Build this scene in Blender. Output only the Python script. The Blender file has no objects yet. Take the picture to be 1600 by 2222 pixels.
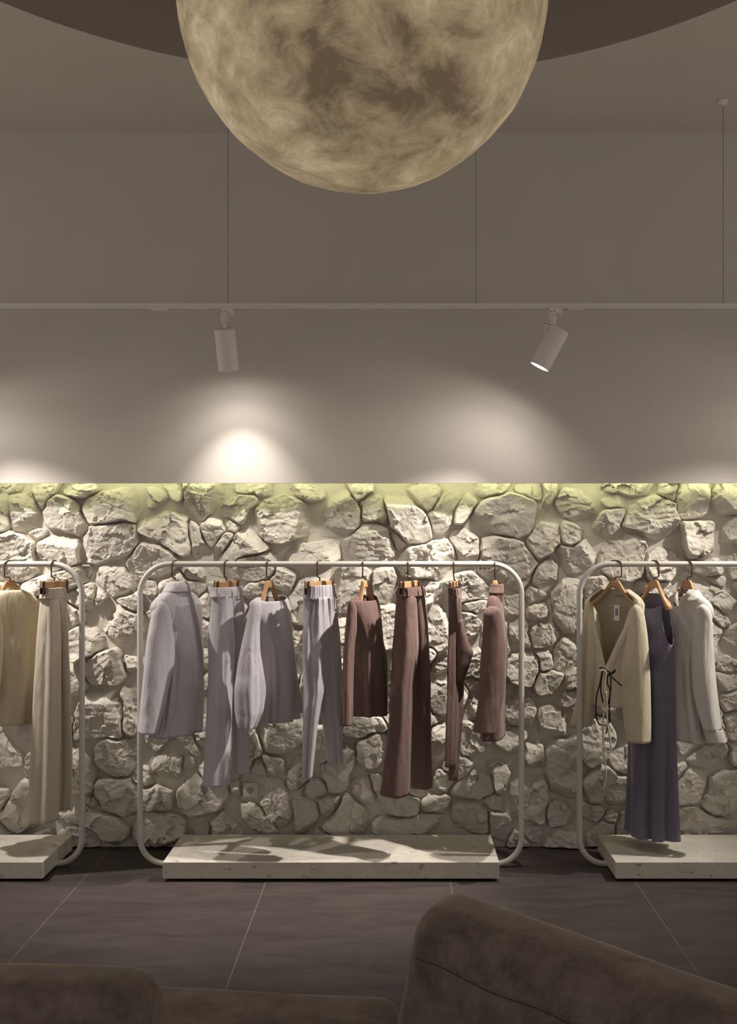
import bpy, bmesh, math, random
import numpy as np
from mathutils import Vector, Matrix, noise

# ------------------------------------------------------------------ camera, world, exposure
SC = bpy.context.scene
COL = SC.collection
F = 2236.0                 # focal length in pixels of the 1600x2222 frame
VX, VY = 859.0, 1157.0     # principal point
CZ = 1.70                  # camera height
cam_d = bpy.data.cameras.new('camera')
cam = bpy.data.objects.new('camera', cam_d)
COL.objects.link(cam)
cam.location = (0, 0, CZ)
cam.rotation_euler = (math.pi / 2, 0, 0)
cam_d.sensor_fit = 'HORIZONTAL'
cam_d.sensor_width = 36.0
cam_d.lens = 36.0 * F / 1600.0
cam_d.shift_x = -(VX - 800.0) / 1600.0
cam_d.shift_y = (VY - 1111.0) / 1600.0
cam_d.clip_start = 0.05
SC.camera = cam

AMBIENT = 0.47
SPOT_W = 30.0
SPILL_W = 8.0
WIDE_W = 5.0
world = bpy.data.worlds.new('world')
SC.world = world
world.use_nodes = True
bg = world.node_tree.nodes['Background']
bg.inputs[0].default_value = (1.0, 0.895, 0.79, 1)
bg.inputs[1].default_value = AMBIENT

SC.view_settings.view_transform = 'Standard'
SC.view_settings.look = 'None'
SC.view_settings.exposure = 0.0
SC.view_settings.gamma = 1.0
SC.view_settings.use_curve_mapping = False

# ------------------------------------------------------------------ helpers
def P(px, py, Y):
    """pixel of the photograph at depth Y -> world point"""
    return Vector(((px - VX) * Y / F, Y, CZ - (py - VY) * Y / F))

def tag(o, label=None, cat=None, group=None, kind=None):
    if label: o['label'] = label
    if cat: o['category'] = cat
    if group: o['group'] = group
    if kind: o['kind'] = kind
    return o

def thing(name, loc, label, cat, group=None):
    o = bpy.data.objects.new(name, None)
    o.empty_display_size = 0.1
    COL.objects.link(o)
    o.location = loc
    tag(o, label, cat, group)
    return o

def world_off(o):
    return Vector((0, 0, 0)) if o.parent else Vector(o.location)

def mesh_obj(name, verts, faces, mat, parent=None, smooth=True, solid=0.0):
    me = bpy.data.meshes.new(name)
    me.from_pydata([tuple(v) for v in verts], [], faces)
    me.update()
    return link(name, me, mat, parent, smooth, solid)

def link(name, me, mat, parent=None, smooth=True, solid=0.0):
    if smooth:
        me.polygons.foreach_set('use_smooth', [True] * len(me.polygons))
    if mat and not me.materials: me.materials.append(mat)
    o = bpy.data.objects.new(name, me)
    COL.objects.link(o)
    if parent:
        o.parent = parent
        o.matrix_parent_inverse = Matrix.Translation(-world_off(parent))
    if solid:
        md = o.modifiers.new('solid', 'SOLIDIFY')
        md.thickness = solid
        md.offset = -1
    return o

def bm_obj(name, bm, mat, parent=None, smooth=False):
    me = bpy.data.meshes.new(name)
    bm.normal_update()
    bm.to_mesh(me); bm.free()
    return link(name, me, mat, parent, smooth)

def bevel_all(bm, w, seg=2):
    bmesh.ops.bevel(bm, geom=bm.edges[:], offset=w, segments=seg, profile=0.6, affect='EDGES')

def box_bm(x0, x1, y0, y1, z0, z1, bev=0.0, seg=2):
    bm = bmesh.new()
    bmesh.ops.create_cube(bm, size=1.0)
    for v in bm.verts:
        v.co = Vector((x0 + (v.co.x + .5) * (x1 - x0), y0 + (v.co.y + .5) * (y1 - y0), z0 + (v.co.z + .5) * (z1 - z0)))
    if bev: bevel_all(bm, bev, seg)
    return bm

def box(name, x0, x1, y0, y1, z0, z1, mat, parent=None, bev=0.0, seg=2):
    return bm_obj(name, box_bm(x0, x1, y0, y1, z0, z1, bev, seg), mat, parent)

def sweep(points, r, seg=10, caps=True):
    """round tube along a polyline; r may be a list"""
    pts = [Vector(p) for p in points]
    n = len(pts)
    rs = r if isinstance(r, (list, tuple)) else [r] * n
    tang = []
    for i in range(n):
        a = pts[max(i - 1, 0)]; b = pts[min(i + 1, n - 1)]
        tang.append((b - a).normalized())
    up = Vector((0, 0, 1)) if abs(tang[0].z) < .9 else Vector((1, 0, 0))
    nrm = tang[0].cross(up).normalized()
    verts, faces = [], []
    for i in range(n):
        t = tang[i]
        nrm = (nrm - t * nrm.dot(t)).normalized()
        bn = t.cross(nrm)
        for k in range(seg):
            a = 2 * math.pi * k / seg
            verts.append(pts[i] + (nrm * math.cos(a) + bn * math.sin(a)) * rs[i])
    for i in range(n - 1):
        for k in range(seg):
            k2 = (k + 1) % seg
            faces.append((i * seg + k, i * seg + k2, (i + 1) * seg + k2, (i + 1) * seg + k))
    if caps:
        faces.append(tuple(range(seg - 1, -1, -1)))
        faces.append(tuple((n - 1) * seg + k for k in range(seg)))
    return verts, faces

def tube_obj(name, points, r, mat, parent=None, seg=10):
    v, f = sweep(points, r, seg)
    return mesh_obj(name, v, f, mat, parent)

def lathe_axis(name, base, axis, prof, mat, parent=None, seg=32, smooth=True):
    """prof: list of (distance along axis, radius)"""
    base = Vector(base); axis = Vector(axis).normalized()
    up = Vector((0, 0, 1)) if abs(axis.z) < .95 else Vector((0, 1, 0))
    a1 = axis.cross(up).normalized(); a2 = axis.cross(a1)
    verts, faces = [], []
    for d, r in prof:
        for k in range(seg):
            a = 2 * math.pi * k / seg
            verts.append(base + axis * d + (a1 * math.cos(a) + a2 * math.sin(a)) * max(r, 1e-4))
    for i in range(len(prof) - 1):
        for k in range(seg):
            k2 = (k + 1) % seg
            faces.append((i * seg + k, (i + 1) * seg + k, (i + 1) * seg + k2, i * seg + k2))
    o = mesh_obj(name, verts, faces, mat, parent, smooth)
    return o

def arc(c, e1, e2, r, a0, a1, n):
    return [Vector(c) + (Vector(e1) * math.cos(a0 + (a1 - a0) * i / n) + Vector(e2) * math.sin(a0 + (a1 - a0) * i / n)) * r for i in range(n + 1)]

# ------------------------------------------------------------------ materials
def mat_base(name, color, rough=.8, metal=0.0, spec=.3):
    m = bpy.data.materials.new(name)
    m.use_nodes = True
    b = m.node_tree.nodes['Principled BSDF']
    b.inputs['Base Color'].default_value = (*color, 1)
    b.inputs['Roughness'].default_value = rough
    b.inputs['Metallic'].default_value = metal
    b.inputs['Specular IOR Level'].default_value = spec
    return m

def nodes(m):
    nt = m.node_tree
    return nt, nt.nodes, nt.links, nt.nodes['Principled BSDF']

def add_noise(m, scale=20, detail=6, c1=None, c2=None, bump=0.0, dist=.01, coords='Object', stretch=(1, 1, 1), rough=.6, lo=.3, hi=.7, bump_scale=None):
    nt, N, L, b = nodes(m)
    tc = N.new('ShaderNodeTexCoord')
    mp = N.new('ShaderNodeMapping')
    mp.inputs['Scale'].default_value = stretch
    L.new(tc.outputs[coords], mp.inputs[0])
    nz = N.new('ShaderNodeTexNoise')
    nz.inputs['Scale'].default_value = scale
    nz.inputs['Detail'].default_value = detail
    nz.inputs['Roughness'].default_value = rough
    L.new(mp.outputs[0], nz.inputs['Vector'])
    if c1:
        cr = N.new('ShaderNodeValToRGB')
        cr.color_ramp.elements[0].position = lo; cr.color_ramp.elements[0].color = (*c1, 1)
        cr.color_ramp.elements[1].position = hi; cr.color_ramp.elements[1].color = (*c2, 1)
        L.new(nz.outputs['Fac'], cr.inputs[0])
        L.new(cr.outputs[0], b.inputs['Base Color'])
    if bump:
        src = nz
        if bump_scale:
            src = N.new('ShaderNodeTexNoise')
            src.inputs['Scale'].default_value = bump_scale
            src.inputs['Detail'].default_value = 8
            src.inputs['Roughness'].default_value = .65
            L.new(mp.outputs[0], src.inputs['Vector'])
        bp = N.new('ShaderNodeBump')
        bp.inputs['Strength'].default_value = bump
        bp.inputs['Distance'].default_value = dist
        L.new(src.outputs['Fac'], bp.inputs['Height'])
        L.new(bp.outputs[0], b.inputs['Normal'])
    return m

def mul(c, k): return tuple(x * k for x in c)

STONE_C = (.60, .565, .51)
M_stone = add_noise(mat_base('painted_stone', STONE_C, .92, spec=.15), 6, 6, mul(STONE_C, .93), mul(STONE_C, 1.04), bump=.75, dist=.006, bump_scale=75)
M_mortar = add_noise(mat_base('painted_mortar', STONE_C, .92, spec=.15), 5, 5, mul(STONE_C, .92), STONE_C, bump=.4, dist=.004, bump_scale=40)
WALL_C = (.60, .565, .525)
M_plaster = add_noise(mat_base('plaster_paint', WALL_C, .9, spec=.15), 3, 4, mul(WALL_C, .98), mul(WALL_C, 1.02), bump=.08, dist=.002, bump_scale=160)
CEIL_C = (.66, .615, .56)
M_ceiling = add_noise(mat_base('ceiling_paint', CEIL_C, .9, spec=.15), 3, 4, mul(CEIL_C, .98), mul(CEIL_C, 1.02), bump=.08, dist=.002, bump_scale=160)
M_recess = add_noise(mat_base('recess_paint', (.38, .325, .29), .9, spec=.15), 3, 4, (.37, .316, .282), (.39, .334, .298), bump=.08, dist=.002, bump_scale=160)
M_white_metal = mat_base('white_powder_coat', (.55, .53, .49), .42, spec=.5)
M_slot = mat_base('dark_slot', (.03, .028, .025), .7)
M_cable = mat_base('steel_cable', (.10, .085, .075), .5, .3)
M_lamp_white = mat_base('white_lamp_paint', (.76, .725, .68), .45, spec=.4)
M_bronze = mat_base('bronze_hook', (.16, .105, .07), .32, .9)
M_clip = mat_base('bronze_clip', (.10, .07, .055), .4, .8)
M_socket = mat_base('socket_plastic', (.55, .53, .49), .4, spec=.5)
M_socket_in = mat_base('socket_well', (.36, .34, .31), .5, spec=.4)
M_hole = mat_base('socket_hole', (.02, .02, .02), .8)
M_grout = mat_base('grout', (.25, .22, .205), .9)

def wood_mat():
    m = mat_base('beech_wood', (.50, .30, .145), .42, spec=.45)
    nt, N, L, b = nodes(m)
    tc = N.new('ShaderNodeTexCoord'); mp = N.new('ShaderNodeMapping')
    mp.inputs['Scale'].default_value = (30, 30, 140)
    L.new(tc.outputs['Object'], mp.inputs[0])
    nz = N.new('ShaderNodeTexNoise'); nz.inputs['Scale'].default_value = 1.0; nz.inputs['Detail'].default_value = 5
    L.new(mp.outputs[0], nz.inputs['Vector'])
    cr = N.new('ShaderNodeValToRGB')
    cr.color_ramp.elements[0].position = .3; cr.color_ramp.elements[0].color = (.41, .225, .105, 1)
    cr.color_ramp.elements[1].position = .7; cr.color_ramp.elements[1].color = (.53, .315, .155, 1)
    L.new(nz.outputs['Fac'], cr.inputs[0]); L.new(cr.outputs[0], b.inputs['Base Color'])
    return m
M_wood = wood_mat()

def tile_mat():
    m = mat_base('dark_stone_tile', (.075, .062, .058), .55, spec=.35)
    nt, N, L, b = nodes(m)
    geo = N.new('ShaderNodeNewGeometry')
    mp = N.new('ShaderNodeMapping'); mp.inputs['Scale'].default_value = (1.2, 4.0, 1)
    L.new(geo.outputs['Position'], mp.inputs[0])
    nz = N.new('ShaderNodeTexNoise'); nz.inputs['Scale'].default_value = 2.2; nz.inputs['Detail'].default_value = 9; nz.inputs['Roughness'].default_value = .68
    nz.inputs['Distortion'].default_value = .6
    L.new(mp.outputs[0], nz.inputs['Vector'])
    cr = N.new('ShaderNodeValToRGB')
    cr.color_ramp.elements[0].position = .3; cr.color_ramp.elements[0].color = (.044, .034, .034, 1)
    cr.color_ramp.elements[1].position = .72; cr.color_ramp.elements[1].color = (.086, .069, .065, 1)
    L.new(nz.outputs['Fac'], cr.inputs[0])
    # faint pale scratches and specks
    mp2 = N.new('ShaderNodeMapping'); mp2.inputs['Scale'].default_value = (14, 90, 1)
    L.new(geo.outputs['Position'], mp2.inputs[0])
    n2 = N.new('ShaderNodeTexNoise'); n2.inputs['Scale'].default_value = 1; n2.inputs['Detail'].default_value = 3
    L.new(mp2.outputs[0], n2.inputs['Vector'])
    c2 = N.new('ShaderNodeValToRGB')
    c2.color_ramp.elements[0].position = .73; c2.color_ramp.elements[0].color = (0, 0, 0, 1)
    c2.color_ramp.elements[1].position = .8; c2.color_ramp.elements[1].color = (.3, .3, .3, 1)
    L.new(n2.outputs['Fac'], c2.inputs[0])
    mx = N.new('ShaderNodeMixRGB'); mx.blend_type = 'MIX'; mx.inputs[2].default_value = (.25, .22, .2, 1)
    L.new(c2.outputs[0], mx.inputs[0]); L.new(cr.outputs[0], mx.inputs[1])
    L.new(mx.outputs[0], b.inputs['Base Color'])
    n3 = N.new('ShaderNodeTexNoise'); n3.inputs['Scale'].default_value = 60; n3.inputs['Detail'].default_value = 6
    L.new(geo.outputs['Position'], n3.inputs['Vector'])
    bp = N.new('ShaderNodeBump'); bp.inputs['Strength'].default_value = .15; bp.inputs['Distance'].default_value = .003
    L.new(n3.outputs['Fac'], bp.inputs['Height']); L.new(bp.outputs[0], b.inputs['Normal'])
    return m
M_tile = tile_mat()

def slab_mat():
    m = mat_base('limestone_slab', (.50, .465, .405), .75, spec=.3)
    nt, N, L, b = nodes(m)
    geo = N.new('ShaderNodeNewGeometry')
    nz = N.new('ShaderNodeTexNoise'); nz.inputs['Scale'].default_value = 9; nz.inputs['Detail'].default_value = 8; nz.inputs['Roughness'].default_value = .7
    L.new(geo.outputs['Position'], nz.inputs['Vector'])
    cr = N.new('ShaderNodeValToRGB')
    cr.color_ramp.elements[0].position = .3; cr.color_ramp.elements[0].color = (.52, .485, .43, 1)
    cr.color_ramp.elements[1].position = .7; cr.color_ramp.elements[1].color = (.64, .605, .545, 1)
    L.new(nz.outputs['Fac'], cr.inputs[0])
    mp = N.new('ShaderNodeMapping'); mp.inputs['Scale'].default_value = (22, 60, 45)
    L.new(geo.outputs['Position'], mp.inputs[0])
    n2 = N.new('ShaderNodeTexNoise'); n2.inputs['Scale'].default_value = 1; n2.inputs['Detail'].default_value = 4; n2.inputs['Roughness'].default_value = .6
    L.new(mp.outputs[0], n2.inputs['Vector'])
    c2 = N.new('ShaderNodeValToRGB')
    c2.color_ramp.elements[0].position = .62; c2.color_ramp.elements[0].color = (0, 0, 0, 1)
    c2.color_ramp.elements[1].position = .70; c2.color_ramp.elements[1].color = (.8, .8, .8, 1)
    L.new(n2.outputs['Fac'], c2.inputs[0])
    mx = N.new('ShaderNodeMixRGB'); mx.inputs[2].default_value = (.17, .14, .115, 1)
    L.new(c2.outputs[0], mx.inputs[0]); L.new(cr.outputs[0], mx.inputs[1])
    L.new(mx.outputs[0], b.inputs['Base Color'])
    bp = N.new('ShaderNodeBump'); bp.inputs['Strength'].default_value = .3; bp.inputs['Distance'].default_value = .003; bp.invert = True
    L.new(c2.outputs[0], bp.inputs['Height']); L.new(bp.outputs[0], b.inputs['Normal'])
    return m
M_slab = slab_mat()

MOON_C = (-.092, 2.86, 3.18)
def moon_mat():
    m = mat_base('moon_shell', (.42, .36, .27), .7, spec=.3)
    nt, N, L, b = nodes(m)
    tc = N.new('ShaderNodeTexCoord')
    def nz(scale, detail, rough, dist, loc=(0, 0, 0), sc=(1, 1, 1)):
        mp = N.new('ShaderNodeMapping'); mp.inputs['Location'].default_value = loc; mp.inputs['Scale'].default_value = sc
        L.new(tc.outputs['Object'], mp.inputs[0])
        n = N.new('ShaderNodeTexNoise'); n.inputs['Scale'].default_value = scale; n.inputs['Detail'].default_value = detail
        n.inputs['Roughness'].default_value = rough; n.inputs['Distortion'].default_value = dist
        L.new(mp.outputs[0], n.inputs['Vector'])
        return n
    a = nz(3.2, 10, .62, .35, (3.1, .4, 1.7))
    c = nz(7.0, 10, .72, .5, (0, 2, 5), (1, 1, 1.5))
    mix = N.new('ShaderNodeMath'); mix.operation = 'MULTIPLY_ADD'; mix.inputs[1].default_value = .60
    L.new(c.outputs['Fac'], mix.inputs[0])
    m2 = N.new('ShaderNodeMath'); m2.operation = 'MULTIPLY'; m2.inputs[1].default_value = .46
    L.new(a.outputs['Fac'], m2.inputs[0]); L.new(m2.outputs[0], mix.inputs[2])
    # broad dark seas with ragged rims on the shell
    val = mix
    warp = nz(4.0, 6, .6, .0, (7, 1, 3))
    for (cx_, cy_, cz_, sx, sz, amt) in ((.10, -.34, -.37, 2.5, 5.0, .11), (-.14, -.40, -.27, 5.0, 4.4, .085), (.36, -.33, -.12, 5.0, 4.0, .05), (.10, -.22, -.45, 3.0, 6.0, .05), (.2, .4, .1, 3, 3, .12), (-.4, .1, .2, 3, 3, .1)):
        sub = N.new('ShaderNodeVectorMath'); sub.operation = 'SUBTRACT'; sub.inputs[1].default_value = (MOON_C[0] + cx_, MOON_C[1] + cy_, MOON_C[2] + cz_)
        L.new(tc.outputs['Object'], sub.inputs[0])
        ml = N.new('ShaderNodeVectorMath'); ml.operation = 'MULTIPLY'; ml.inputs[1].default_value = (sx, sx, sz)
        L.new(sub.outputs[0], ml.inputs[0])
        ln = N.new('ShaderNodeVectorMath'); ln.operation = 'LENGTH'
        L.new(ml.outputs[0], ln.inputs[0])
        ad = N.new('ShaderNodeMath'); ad.operation = 'MULTIPLY_ADD'; ad.inputs[1].default_value = 1.9
        L.new(warp.outputs['Fac'], ad.inputs[0]); L.new(ln.outputs['Value'], ad.inputs[2])
        mr = N.new('ShaderNodeMapRange'); mr.interpolation_type = 'SMOOTHSTEP'
        mr.inputs['From Min'].default_value = 1.15; mr.inputs['From Max'].default_value = 2.0
        mr.inputs['To Min'].default_value = amt; mr.inputs['To Max'].default_value = 0.0
        L.new(ad.outputs[0], mr.inputs['Value'])
        sb = N.new('ShaderNodeMath'); sb.operation = 'SUBTRACT'
        L.new(val.outputs[0], sb.inputs[0]); L.new(mr.outputs[0], sb.inputs[1])
        val = sb
    mix = val
    cr = N.new('ShaderNodeValToRGB')
    els = cr.color_ramp.elements
    els[0].position = .36; els[0].color = (.15, .105, .062, 1)
    els[1].position = .66; els[1].color = (.62, .52, .34, 1)
    e = els.new(.44); e.color = (.27, .205, .125, 1)
    e = els.new(.54); e.color = (.42, .325, .195, 1)
    L.new(mix.outputs[0], cr.inputs[0])
    L.new(cr.outputs[0], b.inputs['Base Color'])
    L.new(cr.outputs[0], b.inputs['Emission Color'])
    b.inputs['Emission Strength'].default_value = .50
    bp = N.new('ShaderNodeBump'); bp.inputs['Strength'].default_value = .12; bp.inputs['Distance'].default_value = .01
    L.new(c.outputs['Fac'], bp.inputs['Height']); L.new(bp.outputs[0], b.inputs['Normal'])
    return m
M_moon = moon_mat()

def emit_mat(name, color, strength):
    m = mat_base(name, color, .5)
    b = m.node_tree.nodes['Principled BSDF']
    b.inputs['Emission Color'].default_value = (*color, 1)
    b.inputs['Emission Strength'].default_value = strength
    return m
M_led = emit_mat('led_glow', (.97, 1.0, .55), 17.0)
M_lens = emit_mat('lamp_lens', (1.0, .93, .82), 6.0)

def fabric(name, c, weave=900, bump=.12, sheen=.25, var=.06, stretch=(1, 1, 1)):
    m = mat_base(name, c, .92, spec=.12)
    nt, N, L, b = nodes(m)
    b.inputs['Sheen Weight'].default_value = sheen
    b.inputs['Sheen Roughness'].default_value = .5
    geo = N.new('ShaderNodeNewGeometry')
    mp = N.new('ShaderNodeMapping'); mp.inputs['Scale'].default_value = stretch
    L.new(geo.outputs['Position'], mp.inputs[0])
    nz = N.new('ShaderNodeTexNoise'); nz.inputs['Scale'].default_value = 130; nz.inputs['Detail'].default_value = 3
    L.new(mp.outputs[0], nz.inputs['Vector'])
    cr = N.new('ShaderNodeValToRGB')
    cr.color_ramp.elements[0].position = .3; cr.color_ramp.elements[0].color = (*mul(c, 1 - var), 1)
    cr.color_ramp.elements[1].position = .7; cr.color_ramp.elements[1].color = (*mul(c, 1 + var), 1)
    L.new(nz.outputs['Fac'], cr.inputs[0]); L.new(cr.outputs[0], b.inputs['Base Color'])
    n2 = N.new('ShaderNodeTexNoise'); n2.inputs['Scale'].default_value = weave; n2.inputs['Detail'].default_value = 2
    L.new(mp.outputs[0], n2.inputs['Vector'])
    bp = N.new('ShaderNodeBump'); bp.inputs['Strength'].default_value = bump; bp.inputs['Distance'].default_value = .002
    L.new(n2.outputs['Fac'], bp.inputs['Height'])
    # soft hanging wrinkles, drawn out downwards
    mp3 = N.new('ShaderNodeMapping'); mp3.inputs['Scale'].default_value = (22, 22, 4.5); mp3.inputs['Rotation'].default_value = (.08, .12, 0)
    L.new(geo.outputs['Position'], mp3.inputs[0])
    n3 = N.new('ShaderNodeTexNoise'); n3.inputs['Scale'].default_value = 1.0; n3.inputs['Detail'].default_value = 2.5; n3.inputs['Distortion'].default_value = .5
    L.new(mp3.outputs[0], n3.inputs['Vector'])
    b3 = N.new('ShaderNodeBump'); b3.inputs['Strength'].default_value = .42; b3.inputs['Distance'].default_value = .022
    L.new(n3.outputs['Fac'], b3.inputs['Height']); L.new(b3.outputs[0], bp.inputs['Normal'])
    L.new(bp.outputs[0], b.inputs['Normal'])
    return m
M_lilac = fabric('lilac_grey_wool', (.47, .445, .48))
M_lilac2 = fabric('lilac_jersey', (.44, .415, .45))
M_brown = fabric('mauve_brown_wool', (.165, .103, .092), sheen=.15)
M_beige = fabric('pale_yellow_linen', (.58, .495, .355), var=.05)
M_offwhite = fabric('off_white_cotton', (.52, .46, .385), var=.03)
M_cream = fabric('cream_textured_weave', (.60, .53, .40), weave=420, bump=.5, var=.08)
M_white = fabric('white_linen', (.60, .575, .54), var=.04, stretch=(1, 1, .3))
M_purple = fabric('grey_violet_linen', (.165, .152, .215), var=.10, stretch=(1, 1, .25))
M_black_cord = mat_base('black_cord', (.015, .013, .013), .7)
M_cream_cord = mat_base('cream_cord', (.52, .47, .38), .8)
M_paper = mat_base('paper_tag', (.70, .68, .64), .8)
M_ink = mat_base('tag_print', (.05, .05, .05), .8)
M_label = mat_base('woven_label', (.30, .28, .26), .8)

def suede():
    m = mat_base('brown_suede', (.105, .078, .064), .85, spec=.2)
    nt, N, L, b = nodes(m)
    b.inputs['Sheen Weight'].default_value = .5
    b.inputs['Sheen Roughness'].default_value = .4
    b.inputs['Sheen Tint'].default_value = (.75, .66, .55, 1)
    geo = N.new('ShaderNodeNewGeometry')
    nz = N.new('ShaderNodeTexNoise'); nz.inputs['Scale'].default_value = 11; nz.inputs['Detail'].default_value = 10; nz.inputs['Roughness'].default_value = .74
    nz.inputs['Distortion'].default_value = .3
    L.new(geo.outputs['Position'], nz.inputs['Vector'])
    cr = N.new('ShaderNodeValToRGB')
    cr.color_ramp.elements[0].position = .32; cr.color_ramp.elements[0].color = (.075, .056, .050, 1)
    cr.color_ramp.elements[1].position = .7; cr.color_ramp.elements[1].color = (.205, .165, .142, 1)
    L.new(nz.outputs['Fac'], cr.inputs[0]); L.new(cr.outputs[0], b.inputs['Base Color'])
    n2 = N.new('ShaderNodeTexNoise'); n2.inputs['Scale'].default_value = 70; n2.inputs['Detail'].default_value = 6
    L.new(geo.outputs['Position'], n2.inputs['Vector'])
    bp = N.new('ShaderNodeBump'); bp.inputs['Strength'].default_value = .2; bp.inputs['Distance'].default_value = .004
    L.new(n2.outputs['Fac'], bp.inputs['Height']); L.new(bp.outputs[0], b.inputs['Normal'])
    return m
M_suede = suede()
M_seam = mat_base('suede_seam', (.05, .037, .03), .9)

# ------------------------------------------------------------------ the setting
Y_PANEL = 5.45
Y_MORT = 5.605
Z_PANEL = CZ + (VY - 1048.5) * Y_PANEL / F
Z_CEIL = CZ + 869 * Y_PANEL / F
XW = 3.6

# floor: grout bed with dark tiles
floor = bm_obj('floor', box_bm(-XW, XW, -2.2, 5.8, -.06, -.0012), M_grout)
floor['kind'] = 'structure'
TS, JX, JY = .902, .268, 4.88
tile_me = None
for i in range(-5, 5):
    for j in range(-8, 2):
        x0 = JX + (i - 0) * TS; y0 = JY + (j - 1) * TS + 0.0
        x1 = x0 + TS; y1 = y0 + TS
        x0c, x1c = max(x0, -XW), min(x1, XW); y0c, y1c = max(y0, -2.2), min(y1, 5.75)
        if x1c - x0c < .05 or y1c - y0c < .05: continue
        g = .0014
        box('tile', x0c + g, x1c - g, y0c + g, y1c - g, -.012, 0, M_tile, floor, .0008, 1)

# ceiling with a round recess
RC = Vector((-.114, 2.861, Z_CEIL)); RR = 1.92
def make_ceiling():
    bm = bmesh.new()
    n = 160
    inner, outer = [], []
    for k in range(n):
        a = 2 * math.pi * k / n
        dx, dy = math.cos(a), math.sin(a)
        inner.append(bm.verts.new((RC.x + dx * RR, RC.y + dy * RR, Z_CEIL)))
        t = 1e9
        for lim, o, d in ((XW, RC.x, dx), (-XW, RC.x, dx), (5.46, RC.y, dy), (-2.2, RC.y, dy)):
            if abs(d) > 1e-6:
                q = (lim - o) / d
                if q > 0: t = min(t, q)
        outer.append(bm.verts.new((RC.x + dx * t, RC.y + dy * t, Z_CEIL)))
    corners = []
    for k in range(n):
        k2 = (k + 1) % n
        a, b = outer[k].co, outer[k2].co
        if abs(a.x - b.x) > 1e-4 and abs(a.y - b.y) > 1e-4:
            cx = a.x if abs(abs(a.x) - XW) < 1e-4 else b.x
            cy = a.y if abs(abs(a.x) - XW) > 1e-4 else b.y
            c = bm.verts.new((cx, cy, Z_CEIL))
            bm.faces.new((inner[k2], inner[k], outer[k], c, outer[k2]))
        else:
            bm.faces.new((inner[k2], inner[k], outer[k], outer[k2]))
    return bm
ceil = bm_obj('ceiling', make_ceiling(), M_ceiling)
ceil['kind'] = 'structure'
n = 160
rv, rf = [], []
for zz, rr in ((Z_CEIL, RR), (Z_CEIL + .55, RR)):
    for k in range(n):
        a = 2 * math.pi * k / n
        rv.append((RC.x + math.cos(a) * rr, RC.y + math.sin(a) * rr, zz))
for k in range(n):
    k2 = (k + 1) % n
    rf.append((k, k2, n + k2, n + k))
rf.append(tuple(range(n, 2 * n)))
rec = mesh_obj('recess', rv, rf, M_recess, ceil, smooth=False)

# upper plaster wall, hung in front of the stone wall
wu = box('wall_upper', -XW, XW, Y_PANEL, Y_PANEL + .022, Z_PANEL, Z_CEIL + .02, M_plaster, None, 0)
wu['kind'] = 'structure'
sh = box('trim_1', -XW, XW, Y_PANEL + .022, 5.72, Z_PANEL + .14, Z_PANEL + .16, M_plaster, None, 0)
sh['kind'] = 'structure'

# stone wall: mortar bed
def fr(x, y, z, o=5):
    return noise.fractal((x, y, z), 1.0, 2.1, o)
mv, mf = [], []
nx, nz_ = 280, 92
ZT = Z_PANEL + .14
for j in range(nz_ + 1):
    z = -.02 + (ZT + .02) * j / nz_
    for i in range(nx + 1):
        x = -XW + 2 * XW * i / nx
        y = Y_MORT - .012 + .012 * fr(x * 4, z * 4, 3.3, 4) + .003 * fr(x * 17, z * 17, 9.1, 3)
        if z < .06: y = min(y, 5.596 + .005 * fr(x * 12, 0, 1))
        mv.append((x, y, z))
for j in range(nz_):
    for i in range(nx):
        a = j * (nx + 1) + i
        mf.append((a, a + 1, a + nx + 2, a + nx + 1))
wall = mesh_obj('wall_back', mv, mf, M_mortar)
wall['kind'] = 'structure'

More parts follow.
